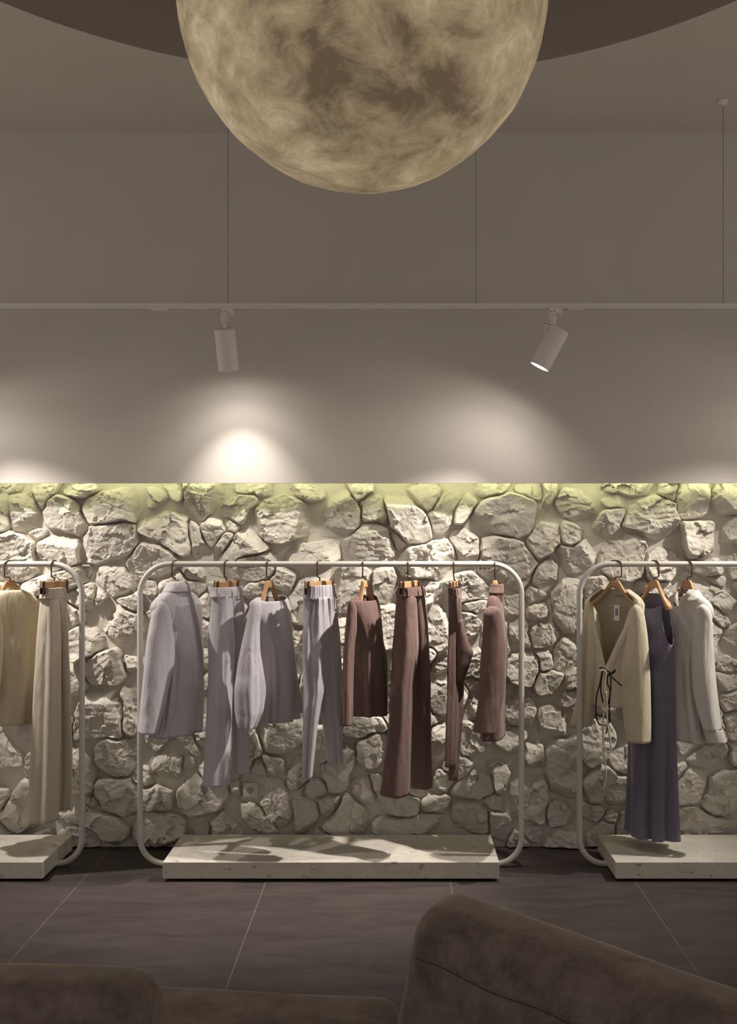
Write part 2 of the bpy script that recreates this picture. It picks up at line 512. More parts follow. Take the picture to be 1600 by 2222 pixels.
# stones: outlines of the single stones as they lie in the wall (pixels of the photograph, set out on the wall plane)
STONES = """
-10,1050 50,1051 40,1060 10,1066 -10,1064
135,1060 165,1052 210,1060 205,1066 180,1075 150,1072
20,1078 68,1072 75,1090 85,1105 78,1130 55,1152 30,1150 19,1130
-15,1075 5,1072 14,1100 17,1140 5,1158 -15,1158
98,1095 110,1078 150,1082 165,1100 180,1125 188,1150 165,1162 140,1152 105,1138 100,1115
180,1110 195,1085 225,1072 270,1062 305,1060 315,1080 312,1105 290,1130 250,1135 200,1138 185,1125
317,1065 335,1060 355,1068 365,1090 345,1100 325,1107 317,1090
350,1055 378,1052 392,1056 396,1085 375,1080
302,1140 312,1112 340,1108 380,1118 405,1128 407,1160 415,1195 400,1202 370,1185 340,1165 305,1150
408,1130 425,1148 440,1175 450,1195 422,1205 415,1190
175,1180 190,1160 200,1140 280,1131 290,1150 297,1178 285,1200 250,1212 210,1225 180,1215 174,1195
80,1175 100,1165 120,1155 160,1165 172,1180 170,1215 150,1230 110,1235 85,1225 78,1200
-15,1160 20,1155 55,1165 76,1180 72,1200 76,1235 60,1255 20,1262 -15,1260
57,1160 75,1152 97,1155 95,1166 84,1172 70,1172
45,1275 100,1253 150,1238 205,1230 208,1245 190,1262 150,1280 120,1290 60,1295
205,1255 215,1235 235,1220 262,1228 280,1245 298,1270 290,1288 265,1295 240,1290 215,1275
278,1225 290,1195 310,1182 340,1190 375,1205 385,1225 370,1250 335,1256 300,1248 280,1240
145,1290 165,1275 195,1265 206,1275 204,1300 200,1318 170,1320 150,1305
209,1272 222,1280 230,1292 215,1314 207,1312
255,1302 275,1290 295,1278 300,1300 305,1325 285,1322 262,1313
198,1345 215,1318 235,1305 260,1316 290,1332 315,1335 325,1350 322,1390 310,1423 280,1410 250,1391 215,1366
150,1380 165,1362 198,1356 213,1370 247,1394 235,1403 205,1410 200,1426 160,1436 150,1410
175,1432 210,1422 250,1410 270,1440 270,1466 255,1482 215,1485 185,1475
262,1428 292,1430 298,1445 282,1460 272,1452
145,1314 165,1322 178,1332 175,1350 150,1358 140,1340
310,1265 330,1258 345,1275 345,1290 325,1290 310,1280
180,1520 200,1500 222,1490 245,1500 262,1520 264,1560 260,1598 240,1592 200,1598 160,1600 155,1580
269,1500 280,1475 298,1462 310,1470 315,1520 308,1580 300,1595 272,1590 268,1560 272,1530
206,1625 225,1612 270,1609 310,1612 325,1632 310,1650 295,1665 270,1682 250,1688 235,1670 208,1655
152,1625 180,1613 202,1625 204,1660 202,1715 185,1722 160,1715 150,1690
-15,1590 10,1585 35,1610 50,1632 42,1670 25,1700 5,1708 -15,1700
25,1582 50,1570 75,1580 75,1598 60,1600 40,1595
55,1645 70,1635 80,1650 78,1685 60,1685
0,1775 10,1755 35,1720 55,1695 75,1700 110,1770 100,1785 60,1795 20,1805 5,1790
128,1765 148,1745 180,1750 215,1768 255,1782 277,1800 270,1815 250,1832 225,1815 200,1800 160,1785
187,1745 200,1728 213,1740 210,1752 195,1752
207,1700 235,1692 270,1692 298,1705 300,1752 270,1765 230,1755 214,1732
308,1712 345,1706 371,1720 370,1752 340,1758 310,1756
325,1680 345,1640 360,1614 385,1615 392,1650 385,1690 372,1708 345,1700
292,1772 330,1765 375,1772 400,1780 400,1800 390,1815 360,1832 300,1835 290,1810
402,1690 420,1674 440,1690 470,1705 494,1706 500,1725 480,1745 450,1762 420,1766 395,1755 380,1730 388,1710
460,1785 490,1763 514,1775 528,1800 520,1815 458,1815
418,1805 440,1795 454,1790 454,1812 420,1815
490,1745 505,1732 522,1742 550,1750 575,1775 602,1812 580,1816 545,1792 510,1765
566,1712 580,1692 605,1695 620,1720 625,1750 632,1775 615,1795 600,1790 582,1765 570,1735
574,1645 590,1642 612,1647 620,1665 615,1685 595,1680 578,1662
550,1650 560,1645 570,1660 568,1685 555,1690 548,1670
555,1580 580,1570 605,1555 640,1545 655,1560 660,1600 645,1632 620,1645 590,1638 565,1615
622,1655 650,1642 668,1652 665,1690 652,1708 630,1715 624,1690
640,1722 655,1708 680,1695 705,1702 708,1725 680,1733 645,1730
637,1737 660,1734 685,1742 688,1765 675,1805 645,1812 634,1808 638,1775
705,1795 725,1765 752,1727 765,1740 795,1765 805,1790 800,1808 720,1812
700,1660 720,1640 745,1606 765,1607 768,1635 755,1690 740,1715 720,1725 710,1700
773,1620 795,1601 815,1590 840,1600 838,1640 815,1660 800,1663 780,1645
762,1687 785,1668 805,1690 815,1738 795,1742 770,1725
745,1590 770,1560 800,1558 830,1560 845,1578 815,1585 790,1596
428,1560 440,1545 455,1545 455,1635 440,1636 427,1610
433,1490 440,1470 455,1462 455,1500 440,1505
385,1600 408,1592 438,1640 426,1645 400,1620
402,1655 408,1637 424,1650 418,1664 405,1667
935,1467 970,1485 972,1538 965,1550 938,1550
938,1577 965,1570 970,1600 970,1645 945,1650
942,1690 955,1673 975,1675 978,1700 960,1722 948,1718
1012,1480 1025,1468 1040,1480 1035,1498 1018,1500
1005,1572 1040,1570 1060,1600 1058,1638 1020,1642 1000,1640
985,1720 1010,1690 1050,1652 1068,1690 1070,1722 1040,1733 1000,1730
985,1738 1030,1740 1058,1757 1058,1805 985,1808
800,1682 830,1692 880,1725 908,1737 903,1762 870,1773 830,1760 817,1738
805,1778 860,1780 930,1770 975,1780 975,1808 805,1810
915,1745 930,1725 955,1728 975,1733 960,1758 925,1762
1064,1647 1085,1652 1105,1680 1098,1706 1080,1725 1072,1700
1062,1762 1080,1762 1103,1777 1108,1805 1095,1832 1070,1830
1107,1700 1120,1687 1145,1687 1180,1684 1188,1710 1183,1750 1175,1785 1150,1775 1120,1765 1102,1740
1142,1610 1165,1605 1180,1620 1182,1650 1175,1668 1150,1655 1142,1640
1080,1610 1110,1582 1138,1592 1138,1630 1125,1638 1100,1623
1092,1490 1115,1495 1150,1520 1158,1540 1145,1570 1115,1570 1095,1550
1095,1440 1115,1422 1150,1414 1168,1427 1160,1466 1150,1485 1120,1480 1098,1465
1162,1490 1175,1467 1200,1455 1225,1464 1225,1488 1205,1502 1172,1504
1172,1545 1200,1535 1222,1543 1245,1545 1245,1575 1235,1596 1200,1598 1180,1590
1140,1800 1178,1798 1180,1825 1150,1825 1138,1815
1184,1620 1200,1607 1250,1604 1252,1650 1252,1725 1230,1730 1200,1726 1190,1690
1188,1760 1205,1742 1230,1742 1250,1750 1250,1785 1225,1790 1197,1795
1182,1802 1250,1797 1255,1838 1182,1838
1265,1590 1285,1560 1310,1555 1330,1590 1332,1615 1310,1638 1280,1658 1265,1640
1327,1642 1340,1615 1375,1617 1375,1680 1350,1670 1332,1660
1270,1700 1290,1672 1320,1668 1335,1690 1370,1694 1370,1740 1355,1758 1320,1742 1285,1740
1313,1775 1330,1762 1347,1772 1340,1785 1320,1788
1265,1747 1300,1750 1310,1768 1300,1785 1268,1790
1490,1645 1510,1627 1560,1612 1580,1625 1560,1650 1535,1666 1510,1660
1462,1650 1483,1652 1488,1665 1475,1688 1462,1698
1465,1710 1500,1672 1533,1677 1533,1710 1523,1738 1490,1743 1465,1740
1528,1745 1545,1692 1580,1677 1615,1672 1615,1760 1580,1775 1550,1770
1465,1762 1500,1757 1530,1767 1590,1785 1615,1790 1615,1812 1465,1814
1570,1555 1590,1547 1615,1547 1615,1600 1595,1610 1578,1590
398,1055 440,1050 500,1052 495,1070 470,1095 440,1125 425,1125 400,1095
507,1058 540,1050 575,1052 600,1066 580,1072 540,1068
472,1115 490,1095 520,1080 550,1074 553,1090 535,1110 520,1136 492,1122
543,1125 555,1105 585,1085 615,1078 650,1090 690,1118 685,1150 650,1163 610,1175 580,1172 555,1150
630,1060 665,1052 700,1060 703,1078 680,1085 650,1075
695,1130 705,1095 720,1070 750,1060 770,1085 777,1105 775,1140 760,1155 735,1163 698,1160
440,1142 455,1127 475,1130 486,1150 470,1168 460,1190 445,1170
488,1126 518,1140 505,1152 496,1150
464,1192 490,1158 503,1157 500,1172 475,1203
478,1215 504,1172 530,1152 550,1162 573,1180 582,1193 560,1202 520,1213
515,1214 560,1203 590,1197 596,1206 593,1222 520,1224
598,1202 620,1190 680,1182 733,1177 738,1195 733,1212 690,1215 610,1217
742,1195 750,1175 770,1162 790,1144 820,1137 840,1152 850,1180 855,1200 835,1215 800,1218 747,1215
447,1242 490,1234 560,1232 595,1234 590,1245 555,1258 500,1246
398,1237 420,1230 442,1245 432,1256 405,1256
520,1290 545,1270 575,1264 575,1290 545,1305
592,1260 602,1235 640,1235 636,1255 625,1288 610,1293
627,1302 652,1262 662,1235 700,1232 714,1240 716,1290 665,1353 640,1348 630,1330
720,1245 760,1232 795,1236 803,1262 805,1300 798,1312 740,1328 722,1300
630,1377 660,1372 662,1448 648,1458 640,1420
428,1300 440,1288 460,1290 456,1340 440,1332
435,1347 455,1352 453,1400 440,1400 433,1380
440,1410 455,1410 453,1450 442,1455
735,1337 755,1347 748,1400 738,1400
835,1085 860,1062 880,1072 900,1100 925,1127 932,1165 920,1175 882,1177 858,1150 848,1130
852,1152 864,1160 880,1181 862,1188 853,1170
887,1065 920,1052 953,1060 948,1085 935,1106 915,1095 897,1080
785,1087 800,1072 825,1082 836,1110 840,1138 820,1130 795,1128
935,1117 955,1087 985,1067 1000,1074 985,1108 980,1130 960,1155 946,1150
989,1112 1002,1087 1020,1072 1031,1090 1020,1113 1000,1133 988,1133
1022,1130 1035,1102 1065,1082 1100,1074 1140,1079 1160,1092 1155,1130 1145,1153 1120,1163 1070,1156 1025,1146
1030,1065 1060,1052 1110,1052 1092,1066 1050,1075
1120,1060 1150,1052 1175,1060 1178,1080 1150,1076
862,1225 890,1192 930,1182 972,1174 985,1190 988,1215 975,1240 950,1255 900,1255 870,1245
980,1172 987,1157 1010,1152 1030,1167 1040,1174 1038,1210 1020,1220 1000,1215 988,1190
1044,1205 1047,1172 1080,1164 1110,1170 1140,1187 1163,1220 1153,1250 1135,1275 1110,1285 1060,1270 1044,1240
1147,1180 1165,1152 1190,1127 1215,1132 1210,1175 1195,1196 1170,1208 1152,1194
1157,1250 1170,1232 1200,1213 1213,1225 1210,1262 1190,1282 1165,1272
808,1270 818,1240 845,1232 860,1250 862,1285 840,1305 817,1310
942,1300 950,1280 985,1252 1020,1244 1050,1262 1068,1275 1062,1296 1030,1300 1000,1308 960,1310
1003,1310 1050,1302 1058,1312 1030,1328 1005,1322
928,1320 945,1310 962,1322 968,1350 972,1395 955,1410 930,1400
1005,1332 1025,1327 1042,1357 1040,1400 1020,1410 1008,1380
933,1440 970,1417 975,1450 960,1475 935,1460
1098,1300 1120,1292 1138,1297 1136,1335 1110,1350 1100,1330
1142,1330 1160,1312 1180,1307 1195,1320 1185,1340 1160,1345
1105,1357 1128,1340 1140,1357 1152,1385 1150,1405 1115,1410 1103,1385
1145,1375 1165,1352 1190,1342 1205,1360 1213,1385 1185,1406 1160,1403
1165,1415 1190,1407 1198,1430 1200,1450 1180,1452
1145,1280 1165,1277 1185,1290 1180,1305 1150,1310 1140,1297
1184,1055 1203,1052 1203,1070 1190,1090 1184,1110
1210,1090 1225,1062 1260,1067 1283,1090 1293,1120 1280,1145 1260,1140 1230,1120
1287,1150 1300,1122 1325,1105 1350,1104 1357,1110 1348,1130 1335,1152 1315,1168 1297,1163
1310,1058 1350,1050 1420,1055 1405,1070 1360,1072
1312,1087 1340,1075 1363,1085 1355,1098 1325,1102
1352,1140 1364,1112 1390,1092 1420,1078 1450,1082 1465,1097 1468,1130 1473,1163 1468,1176 1440,1168 1400,1158 1370,1145
1469,1100 1472,1070 1485,1055 1535,1055 1536,1090 1528,1113 1500,1126 1474,1118
1547,1100 1552,1070 1575,1055 1612,1055 1612,1113 1575,1118 1557,1113
1484,1135 1500,1132 1545,1137 1543,1170 1546,1203 1535,1213 1500,1213 1492,1190 1485,1170
1560,1130 1580,1121 1612,1121 1612,1183 1585,1188 1570,1175
1202,1215 1212,1192 1240,1187 1270,1172 1288,1157 1296,1175 1300,1200 1285,1223 1265,1240 1225,1243 1202,1253
1304,1215 1312,1187 1330,1170 1360,1150 1385,1157 1396,1175 1400,1198 1390,1225 1388,1250 1370,1258 1340,1253 1312,1240
1402,1215 1407,1197 1430,1190 1455,1190 1470,1215 1468,1240 1450,1258 1410,1253
1492,1220 1560,1217 1568,1240 1550,1248 1525,1248 1500,1238
1537,1257 1555,1252 1572,1257 1570,1268 1550,1266
1482,1252 1497,1240 1530,1260 1570,1287 1600,1312 1612,1332 1592,1346 1565,1321 1530,1298 1492,1275
1537,1312 1560,1324 1588,1350 1572,1358 1550,1345
1585,1212 1612,1202 1612,1260 1595,1255
1202,1290 1212,1267 1235,1257 1255,1264 1266,1290 1256,1330 1250,1373 1225,1370 1207,1345
1204,1430 1212,1397 1235,1382 1256,1392 1253,1430 1230,1458 1207,1453
1557,1400 1572,1372 1612,1354 1612,1403 1585,1413 1562,1416
1552,1440 1580,1427 1612,1419 1612,1458 1570,1453
1555,1465 1612,1470 1612,1493 1570,1503 1558,1490
1372,1290 1385,1265 1400,1272 1440,1267 1455,1270 1452,1290 1420,1300
1207,1530 1230,1508 1250,1492 1252,1526 1225,1536
1555,1512 1580,1507 1612,1500 1612,1533 1575,1543
"""
polys = []
for ln in STONES.strip().splitlines():
    polys.append([tuple(float(a) for a in q.split(',')) for q in ln.split()])

def pip(x, y, poly):
    c = False
    j = len(poly) - 1
    for i in range(len(poly)):
        xi, yi = poly[i]; xj, yj = poly[j]
        if (yi > y) != (yj > y) and x < (xj - xi) * (y - yi) / (yj - yi) + xi: c = not c
        j = i
    return c

def pdist(x, y, poly):
    if pip(x, y, poly): return -1
    best = 1e9
    for i in range(len(poly)):
        x1, y1 = poly[i]; x2, y2 = poly[(i + 1) % len(poly)]
        dx, dy = x2 - x1, y2 - y1
        t = max(0, min(1, ((x - x1) * dx + (y - y1) * dy) / (dx * dx + dy * dy + 1e-9)))
        best = min(best, math.hypot(x - x1 - dx * t, y - y1 - dy * t))
    return best

# fill the places hidden behind clothes and the wall beyond the frame with more stones of the same kind
rng = random.Random(11)
boxes = [(min(p[0] for p in q), max(p[0] for p in q), min(p[1] for p in q), max(p[1] for p in q)) for q in polys]
def free_radius(x, y, cap):
    d = cap
    for q, b in zip(polys, boxes):
        if x < b[0] - cap or x > b[1] + cap or y < b[2] - cap or y > b[3] + cap: continue
        d = min(d, pdist(x, y, q))
        if d < 0: return d
    return d
def fill(x0, x1, y0, y1, tries, rmin, rmax):
    for _ in range(tries):
        x = rng.uniform(x0, x1); y = rng.uniform(y0, y1)
        r = free_radius(x, y, rmax + 3) - 2.5
        if r < rmin: continue
        # the outline reaches out in each direction as far as it is free
        k = rng.choice((6, 7, 7, 8)); a0 = rng.uniform(0, 6.28); q = []
        for i in range(k):
            a = a0 + 6.283 * (i + rng.uniform(-.22, .22)) / k
            rr = r * .8
            lim = r * rng.uniform(1.2, 1.9)
            while rr < lim:
                if free_radius(x + math.cos(a) * rr, y + math.sin(a) * rr, 6) < 3.5: break
                rr += 3
            q.append((x + math.cos(a) * rr, y + math.sin(a) * rr))
        cyy = max(p[1] for p in q)
        if cyy > 1838: q = [(p[0], min(p[1], 1838)) for p in q]
        if max(p[1] for p in q) - min(p[1] for p in q) < 8: continue
        polys.append(q)
        boxes.append((min(p[0] for p in q), max(p[0] for p in q), min(p[1] for p in q), max(p[1] for p in q)))
fill(-20, 1615, 1060, 1830, 3000, 22, 46)
fill(-20, 1615, 1060, 1830, 2500, 14, 24)
fill(-330, -15, 1050, 1830, 700, 26, 52)
fill(1612, 1960, 1050, 1830, 700, 26, 52)

# let every stone grow into its joints until only a narrow joint is left: the outlines then interlock
GX0, GX1, GY0, GY1 = -400, 2040, 1036, 1842
lab = np.zeros((GY1 - GY0, GX1 - GX0), np.int32)
for k, q in enumerate(polys):
    q = [(p[0], 1036 if p[1] <= 1057 else p[1]) for p in q]
    polys[k] = q
    bx0 = max(GX0, int(min(p[0] for p in q))); bx1 = min(GX1, int(max(p[0] for p in q)) + 2)
    by0 = max(GY0, int(min(p[1] for p in q))); by1 = min(GY1, int(max(p[1] for p in q)) + 2)
    if bx1 <= bx0 or by1 <= by0: continue
    xx, yy = np.meshgrid(np.arange(bx0, bx1) + .5, np.arange(by0, by1) + .5)
    ins = np.zeros(xx.shape, bool)
    j = len(q) - 1
    for i in range(len(q)):
        xi, yi = q[i]; xj, yj = q[j]
        if yi != yj:
            ins ^= ((yi > yy) != (yj > yy)) & (xx < (xj - xi) * (yy - yi) / (yj - yi) + xi)
        j = i
    sub = lab[by0 - GY0:by1 - GY0, bx0 - GX0:bx1 - GX0]
    sub[ins & (sub == 0)] = k + 1
lab[1690 - GY0:1738 - GY0, 521 - GX0:567 - GX0] = -1      # the bare patch round the socket
for it in range(8):
    new = lab.copy()
    for (dy, dx) in ((0, 1), (0, -1), (1, 0), (-1, 0)) + (((1, 1), (-1, -1), (1, -1), (-1, 1)) if it % 2 else ()):
        sh_ = np.zeros_like(lab)
        sh_[max(dy, 0):lab.shape[0] + min(dy, 0), max(dx, 0):lab.shape[1] + min(dx, 0)] = lab[max(-dy, 0):lab.shape[0] + min(-dy, 0), max(-dx, 0):lab.shape[1] + min(-dx, 0)]
        m_ = (new == 0) & (sh_ > 0)
        new[m_] = sh_[m_]
    lab = new
def outline(k):
    ys, xs = np.nonzero(lab == k + 1)
    if len(xs) < 60: return None
    cx, cy = xs.mean(), ys.mean()
    per = 2.2 * math.sqrt(math.pi * len(xs)) * 1.1
    n = int(max(40, min(104, per / 4.0)))
    r = np.zeros(n)
    for i in range(n):
        a = 2 * math.pi * i / n
        ca, sa = math.cos(a), math.sin(a)
        last, miss, d = 2.0, 0, 2.0
        while miss < 3:
            X = int(cx + ca * d); Y = int(cy + sa * d)
            if 0 <= X < lab.shape[1] and 0 <= Y < lab.shape[0] and lab[Y, X] == k + 1:
                last = d; miss = 0
            else: miss += 1
            d += 1.0
        r[i] = last
    r = r * .6 + .2 * (np.roll(r, 1) + np.roll(r, -1))
    out = []
    for i in range(n):
        a = 2 * math.pi * i / n
        rr = max(2.0, r[i] - 1.3)
        out.append((GX0 + cx + math.cos(a) * rr, GY0 + cy + math.sin(a) * rr))
    return out

Y_REF = 5.56
GROW = 0.0
def stone(poly, seed):
    rg = random.Random(seed)
    pts = [P(p[0], p[1], Y_REF) for p in poly]
    pts = [(p.x, max(p.z, .004)) for p in pts]
    A = cx = cz = 0
    for i in range(len(pts)):
        x1, z1 = pts[i]; x2, z2 = pts[(i + 1) % len(pts)]
        w = x1 * z2 - x2 * z1
        A += w; cx += (x1 + x2) * w; cz += (z1 + z2) * w
    A *= .5
    cx /= 6 * A; cz /= 6 * A
    rad = math.sqrt(abs(A) / math.pi)
    N = len(pts)
    out = []
    for (x, z) in pts:
        j = .0055 * fr(x * 20, z * 20, seed * 1.7, 4) * min(1, rad / .1)
        dx, dz = x - cx, z - cz
        g = 1 + j / (math.hypot(dx, dz) + 1e-9)
        out.append((cx + dx * g, cz + dz * g))
    H = (.038 + .22 * min(rad, .13)) * rg.uniform(.70, 1.35)
    H = min(H, .088)
    tx, tz = rg.uniform(-.24, .24), rg.uniform(-.30, .22)
    planes = []
    for _ in range(rg.choice((2, 3, 3, 4))):
        a = rg.uniform(0, 6.283)
        planes.append((math.cos(a), math.sin(a), rad * rg.uniform(.30, .90), rg.uniform(.4, 1.3)))
    sa = rg.uniform(-.5, .5); sdx, sdz = math.sin(sa), math.cos(sa)
    sfreq = rg.uniform(18, 34); samp = rg.uniform(.0, .007) ; rough = rg.uniform(.6, 1.5)
    fz = rg.uniform(7, 12)
    def height(x, z, s, l0=.1):
        dx, dz = x - cx, z - cz
        top = H + tx * dx + tz * dz
        for (px_, pz_, off, sl) in planes:
            d = dx * px_ + dz * pz_ - off
            if d > 0: top -= sl * d
        # cleft faces: tilted facets meeting at sharp arrises
        wx = x * fz + .5 * fr(x * 9, z * 9, seed, 3); wz = z * fz + .5 * fr(x * 9, z * 9, seed + 50, 3)
        dd, pp = noise.voronoi((wx, wz, seed * 3.1))
        c0 = pp[0]
        gx = noise.noise((c0[0] * 7.3, c0[1] * 5.1, seed)); gz = noise.noise((c0[0] * 4.7, c0[1] * 8.9, seed + 9))
        top += .046 * (gx * (wx - c0[0]) + gz * (wz - c0[1])) * rough + .005 * gx
        wx2, wz2 = wx * 2.9, wz * 2.9
        dd, pp = noise.voronoi((wx2, wz2, seed * 1.3))
        c1 = pp[0]
        gx = noise.noise((c1[0] * 6.1, c1[1] * 5.7, seed)); gz = noise.noise((c1[0] * 4.3, c1[1] * 7.9, seed + 9))
        top += .007 * (gx * (wx2 - c1[0]) + gz * (wz2 - c1[1])) * rough
        s1 = (dx * sdx + dz * sdz) * sfreq + .8 * fr(x * 7, z * 7, seed + 20, 3)
        fl = math.floor(s1); fc = s1 - fl
        top += samp * (min(1, fc * 3.5) - fc)
        top += .003 * rough * fr(x * 13, z * 13, seed + 5, 5) + .0026 * rough * fr(x * 60, z * 60, seed + 7, 4)
        top = max(top, .010)
        e = min(1.0, (1 - s) * l0 / .011)
        return top * (.66 + .34 * (1 - (1 - e) ** 2.0))
    rings = [1.0, .98, .955, .925, .89, .85, .80, .75, .69, .63, .57, .50, .43, .36, .28, .20, .11]
    verts, faces = [], []
    y0 = Y_MORT
    for (x, z) in out:
        verts.append((x, y0 + .02, z))
    for s in rings:
        for (ox, oz) in out:
            x = cx + (ox - cx) * s; z = cz + (oz - cz) * s
            h = height(x, z, s, math.hypot(ox - cx, oz - cz))
            y = y0 - h
            if z > Z_PANEL - .02: y = max(y, Y_PANEL + .034)
            verts.append((x, y, z))
    verts.append((cx, y0 - height(cx, cz, 0), cz))
    R = len(rings) + 1
    for r in range(R - 1):
        for k in range(N):
            k2 = (k + 1) % N
            faces.append((r * N + k, r * N + k2, (r + 1) * N + k2, (r + 1) * N + k) if A > 0 else (r * N + k2, r * N + k, (r + 1) * N + k, (r + 1) * N + k2))
    c = len(verts) - 1
    for k in range(N):
        k2 = (k + 1) % N
        faces.append(((R - 1) * N + k, (R - 1) * N + k2, c) if A > 0 else ((R - 1) * N + k2, (R - 1) * N + k, c))
    o = mesh_obj('stone', verts, faces, M_stone, wall)
    o.data.set_sharp_from_angle(angle=math.radians(24))

for i in range(len(polys)):
    q = outline(i)
    if q: stone(q, i + 1)

# ------------------------------------------------------------------ LED strip in the cove
led = thing('led_strip', (0, Y_PANEL + .03, Z_PANEL + .02), 'yellow green light strip hidden in the cove above the rough stone wall', 'light strip')
box('profile', -XW + .1, XW - .1, Y_PANEL + .0225, Y_PANEL + .036, Z_PANEL + .034, Z_PANEL + .040, M_white_metal, led)
box('diffuser', -XW + .1, XW - .1, Y_PANEL + .024, Y_PANEL + .034, Z_PANEL + .026, Z_PANEL + .0335, M_led, led)

# ------------------------------------------------------------------ ceiling track with spot lamps
YT = 5.04
ZTR = CZ + (VY - 667) * YT / F
track = thing('light_track', (0, YT, ZTR), 'long white light track hung on thin cables in front of the plaster wall', 'light track')
zt0, zt1 = CZ + (VY - 671.5) * YT / F, CZ + (VY - 659.5) * YT / F
bm = box_bm(-XW, XW, YT - .018, YT + .018, zt0 + .010, zt1, .0015, 1)
bm_obj('rail', bm, M_lamp_white, track)
for s in (-1, 1):
    box('rail_lip', -XW, XW, YT + s * .018 - (.008 if s > 0 else 0), YT + s * .018 + (0 if s > 0 else .008), zt0, zt0 + .0098, M_lamp_white, track, .001, 1)
box('slot', -XW, XW, YT - .0098, YT + .0098, zt0 + .004, zt0 + .0098, M_slot, track)
for px in (495, 1033, 1570, -42, 2107):
    x = (px - VX) * YT / F
    c = tube_obj('suspension_cable', [(x, YT, zt1 - .002), (x, YT, Z_CEIL - .018)], .0012, M_cable, track, 6)
    lathe_axis('ceiling_cup', (x, YT, Z_CEIL), (0, 0, -1), [(0, .0), (0, .026), (.008, .026), (.014, .022), (.019, .010), (.024, .007), (.028, .003), (.028, 0)], M_lamp_white, track, 24)
for px in (345, 1250):
    x = (px - VX) * YT / F
    box('joint_cover', x - .04, x + .04, YT - .019, YT + .019, zt0 - .0015, zt0 + .006, M_lamp_white, track, .002, 1)

def aim_spot(name, loc, direction, watts, size, blend, radius, parent):
    ld = bpy.data.lights.new(name, 'SPOT')
    ld.energy = watts
    ld.color = (1.0, .915, .81)
    ld.spot_size = math.radians(size); ld.spot_blend = blend
    ld.shadow_soft_size = radius
    o = bpy.data.objects.new(name, ld)
    COL.objects.link(o)
    o.parent = parent
    o.matrix_parent_inverse = Matrix.Translation(-world_off(parent))
    o.location = loc
    o.rotation_euler = Vector(direction).to_track_quat('-Z', 'Y').to_euler()
    return o

def spot_lamp(px, label, axis, watts, spill, size, spsize):
    """axis: direction the beam points in"""
    x = (px - VX) * YT / F
    t = thing('track_spot_lamp', (x, YT, zt0), label, 'spot lamp', 'white cylinder spot lamps on the light track')
    box('adapter', x - .022, x + .040, YT - .017, YT + .017, zt0 - .022, zt0 + .004, M_lamp_white, t, .002, 1)
    box('adapter_lock', x + .014, x + .038, YT - .019, YT + .012, zt0 - .031, zt0 - .0225, M_lamp_white, t, .002, 1)
    for dx in (-.016, .002):
        lathe_axis('screw_hole', (x + dx, YT - .0165, zt0 - .013), (0, -1, 0), [(0, .0), (0, .0026), (.0012, .0026), (.0012, 0)], M_slot, t, 10)
    box('adapter_body', x - .022, x + .012, YT - .017, YT + .017, zt0 - .036, zt0 - .0222, M_lamp_white, t, .002, 1)
    lathe_axis('swivel', (x - .005, YT, zt0 - .036), (0, 0, -1), [(0, 0), (0, .021), (.015, .020), (.016, .0175), (.029, .0165), (.031, .010), (.031, 0)], M_lamp_white, t, 24)
    a = Vector(axis).normalized()
    R = .0505; LH = .205
    if abs(a.x) > .3:
        top_c = Vector((x + .052, YT, zt0 - .105))       # tilted sideways
        head_c = top_c + a * .065
        head0 = head_c - a * (LH * .5 - .02)
        box('bracket', x - .042, x - .034, YT - .009, YT + .009, zt0 - .150, zt0 - .066, M_lamp_white, t, .001, 1)
        box('bracket_arm', x - .042, x + .004, YT - .009, YT + .009, zt0 - .072, zt0 - .064, M_lamp_white, t, .001, 1)
        head0 = Vector((x + .028, YT, zt0 - .098))
    else:
        tube_obj('stem', [(x - .005, YT, zt0 - .064), (x - .005, YT, zt0 - .10)], .009, M_lamp_white, t, 14)
        head0 = Vector((x - .005, YT - .006, zt0 - .094))
    hd = lathe_axis('head', head0, a, [(0, 0), (0, R - .003), (.003, R), (LH, R), (LH, R - .004), (LH - .016, R - .006), (LH - .016, 0)], M_lamp_white, t, 48)
    md = hd.modifiers.new('edge', 'EDGE_SPLIT'); md.split_angle = math.radians(40)
    lathe_axis('lens', head0 + a * (LH - .0155), a, [(0, 0), (0, R - .0065), (.0085, R - .0065), (.0085, 0)], M_lens, hd, 32)
    lp = head0 + a * (LH + .004)
    aim_spot('spot_beam', lp, a, watts, size, .95, .020, t)
    aim_spot('spot_spill', lp, a, spill, spsize, .6, .024, t)
    aim_spot('spot_wide', lp, a, WIDE_W * spill / SPILL_W, 156, .5, .028, t)
    return t

def tilt(side_deg, wall_deg):
    s, w = math.radians(side_deg), math.radians(wall_deg)
    return Vector((math.sin(s) * math.cos(w), math.sin(w), -math.cos(s) * math.cos(w)))
spot_lamp(490, 'white cylinder spot lamp hanging upright at the left of the track', tilt(2.5, 21), SPOT_W * 1.15, SPILL_W * .6, 70, 116)
spot_lamp(1202, 'white cylinder spot lamp tilted sideways with its glowing mouth showing', tilt(-28, 4), SPOT_W * 7.5, SPILL_W * 1.2, 64, 122)
spot_lamp(-235, 'white cylinder spot lamp on the track beyond the left picture edge', tilt(27, 6), SPOT_W * 5.6, SPILL_W * .8, 66, 112)
spot_lamp(1925, 'white cylinder spot lamp on the track beyond the right picture edge', tilt(-38, 1), SPOT_W * 6.0, SPILL_W * .6, 64, 112)

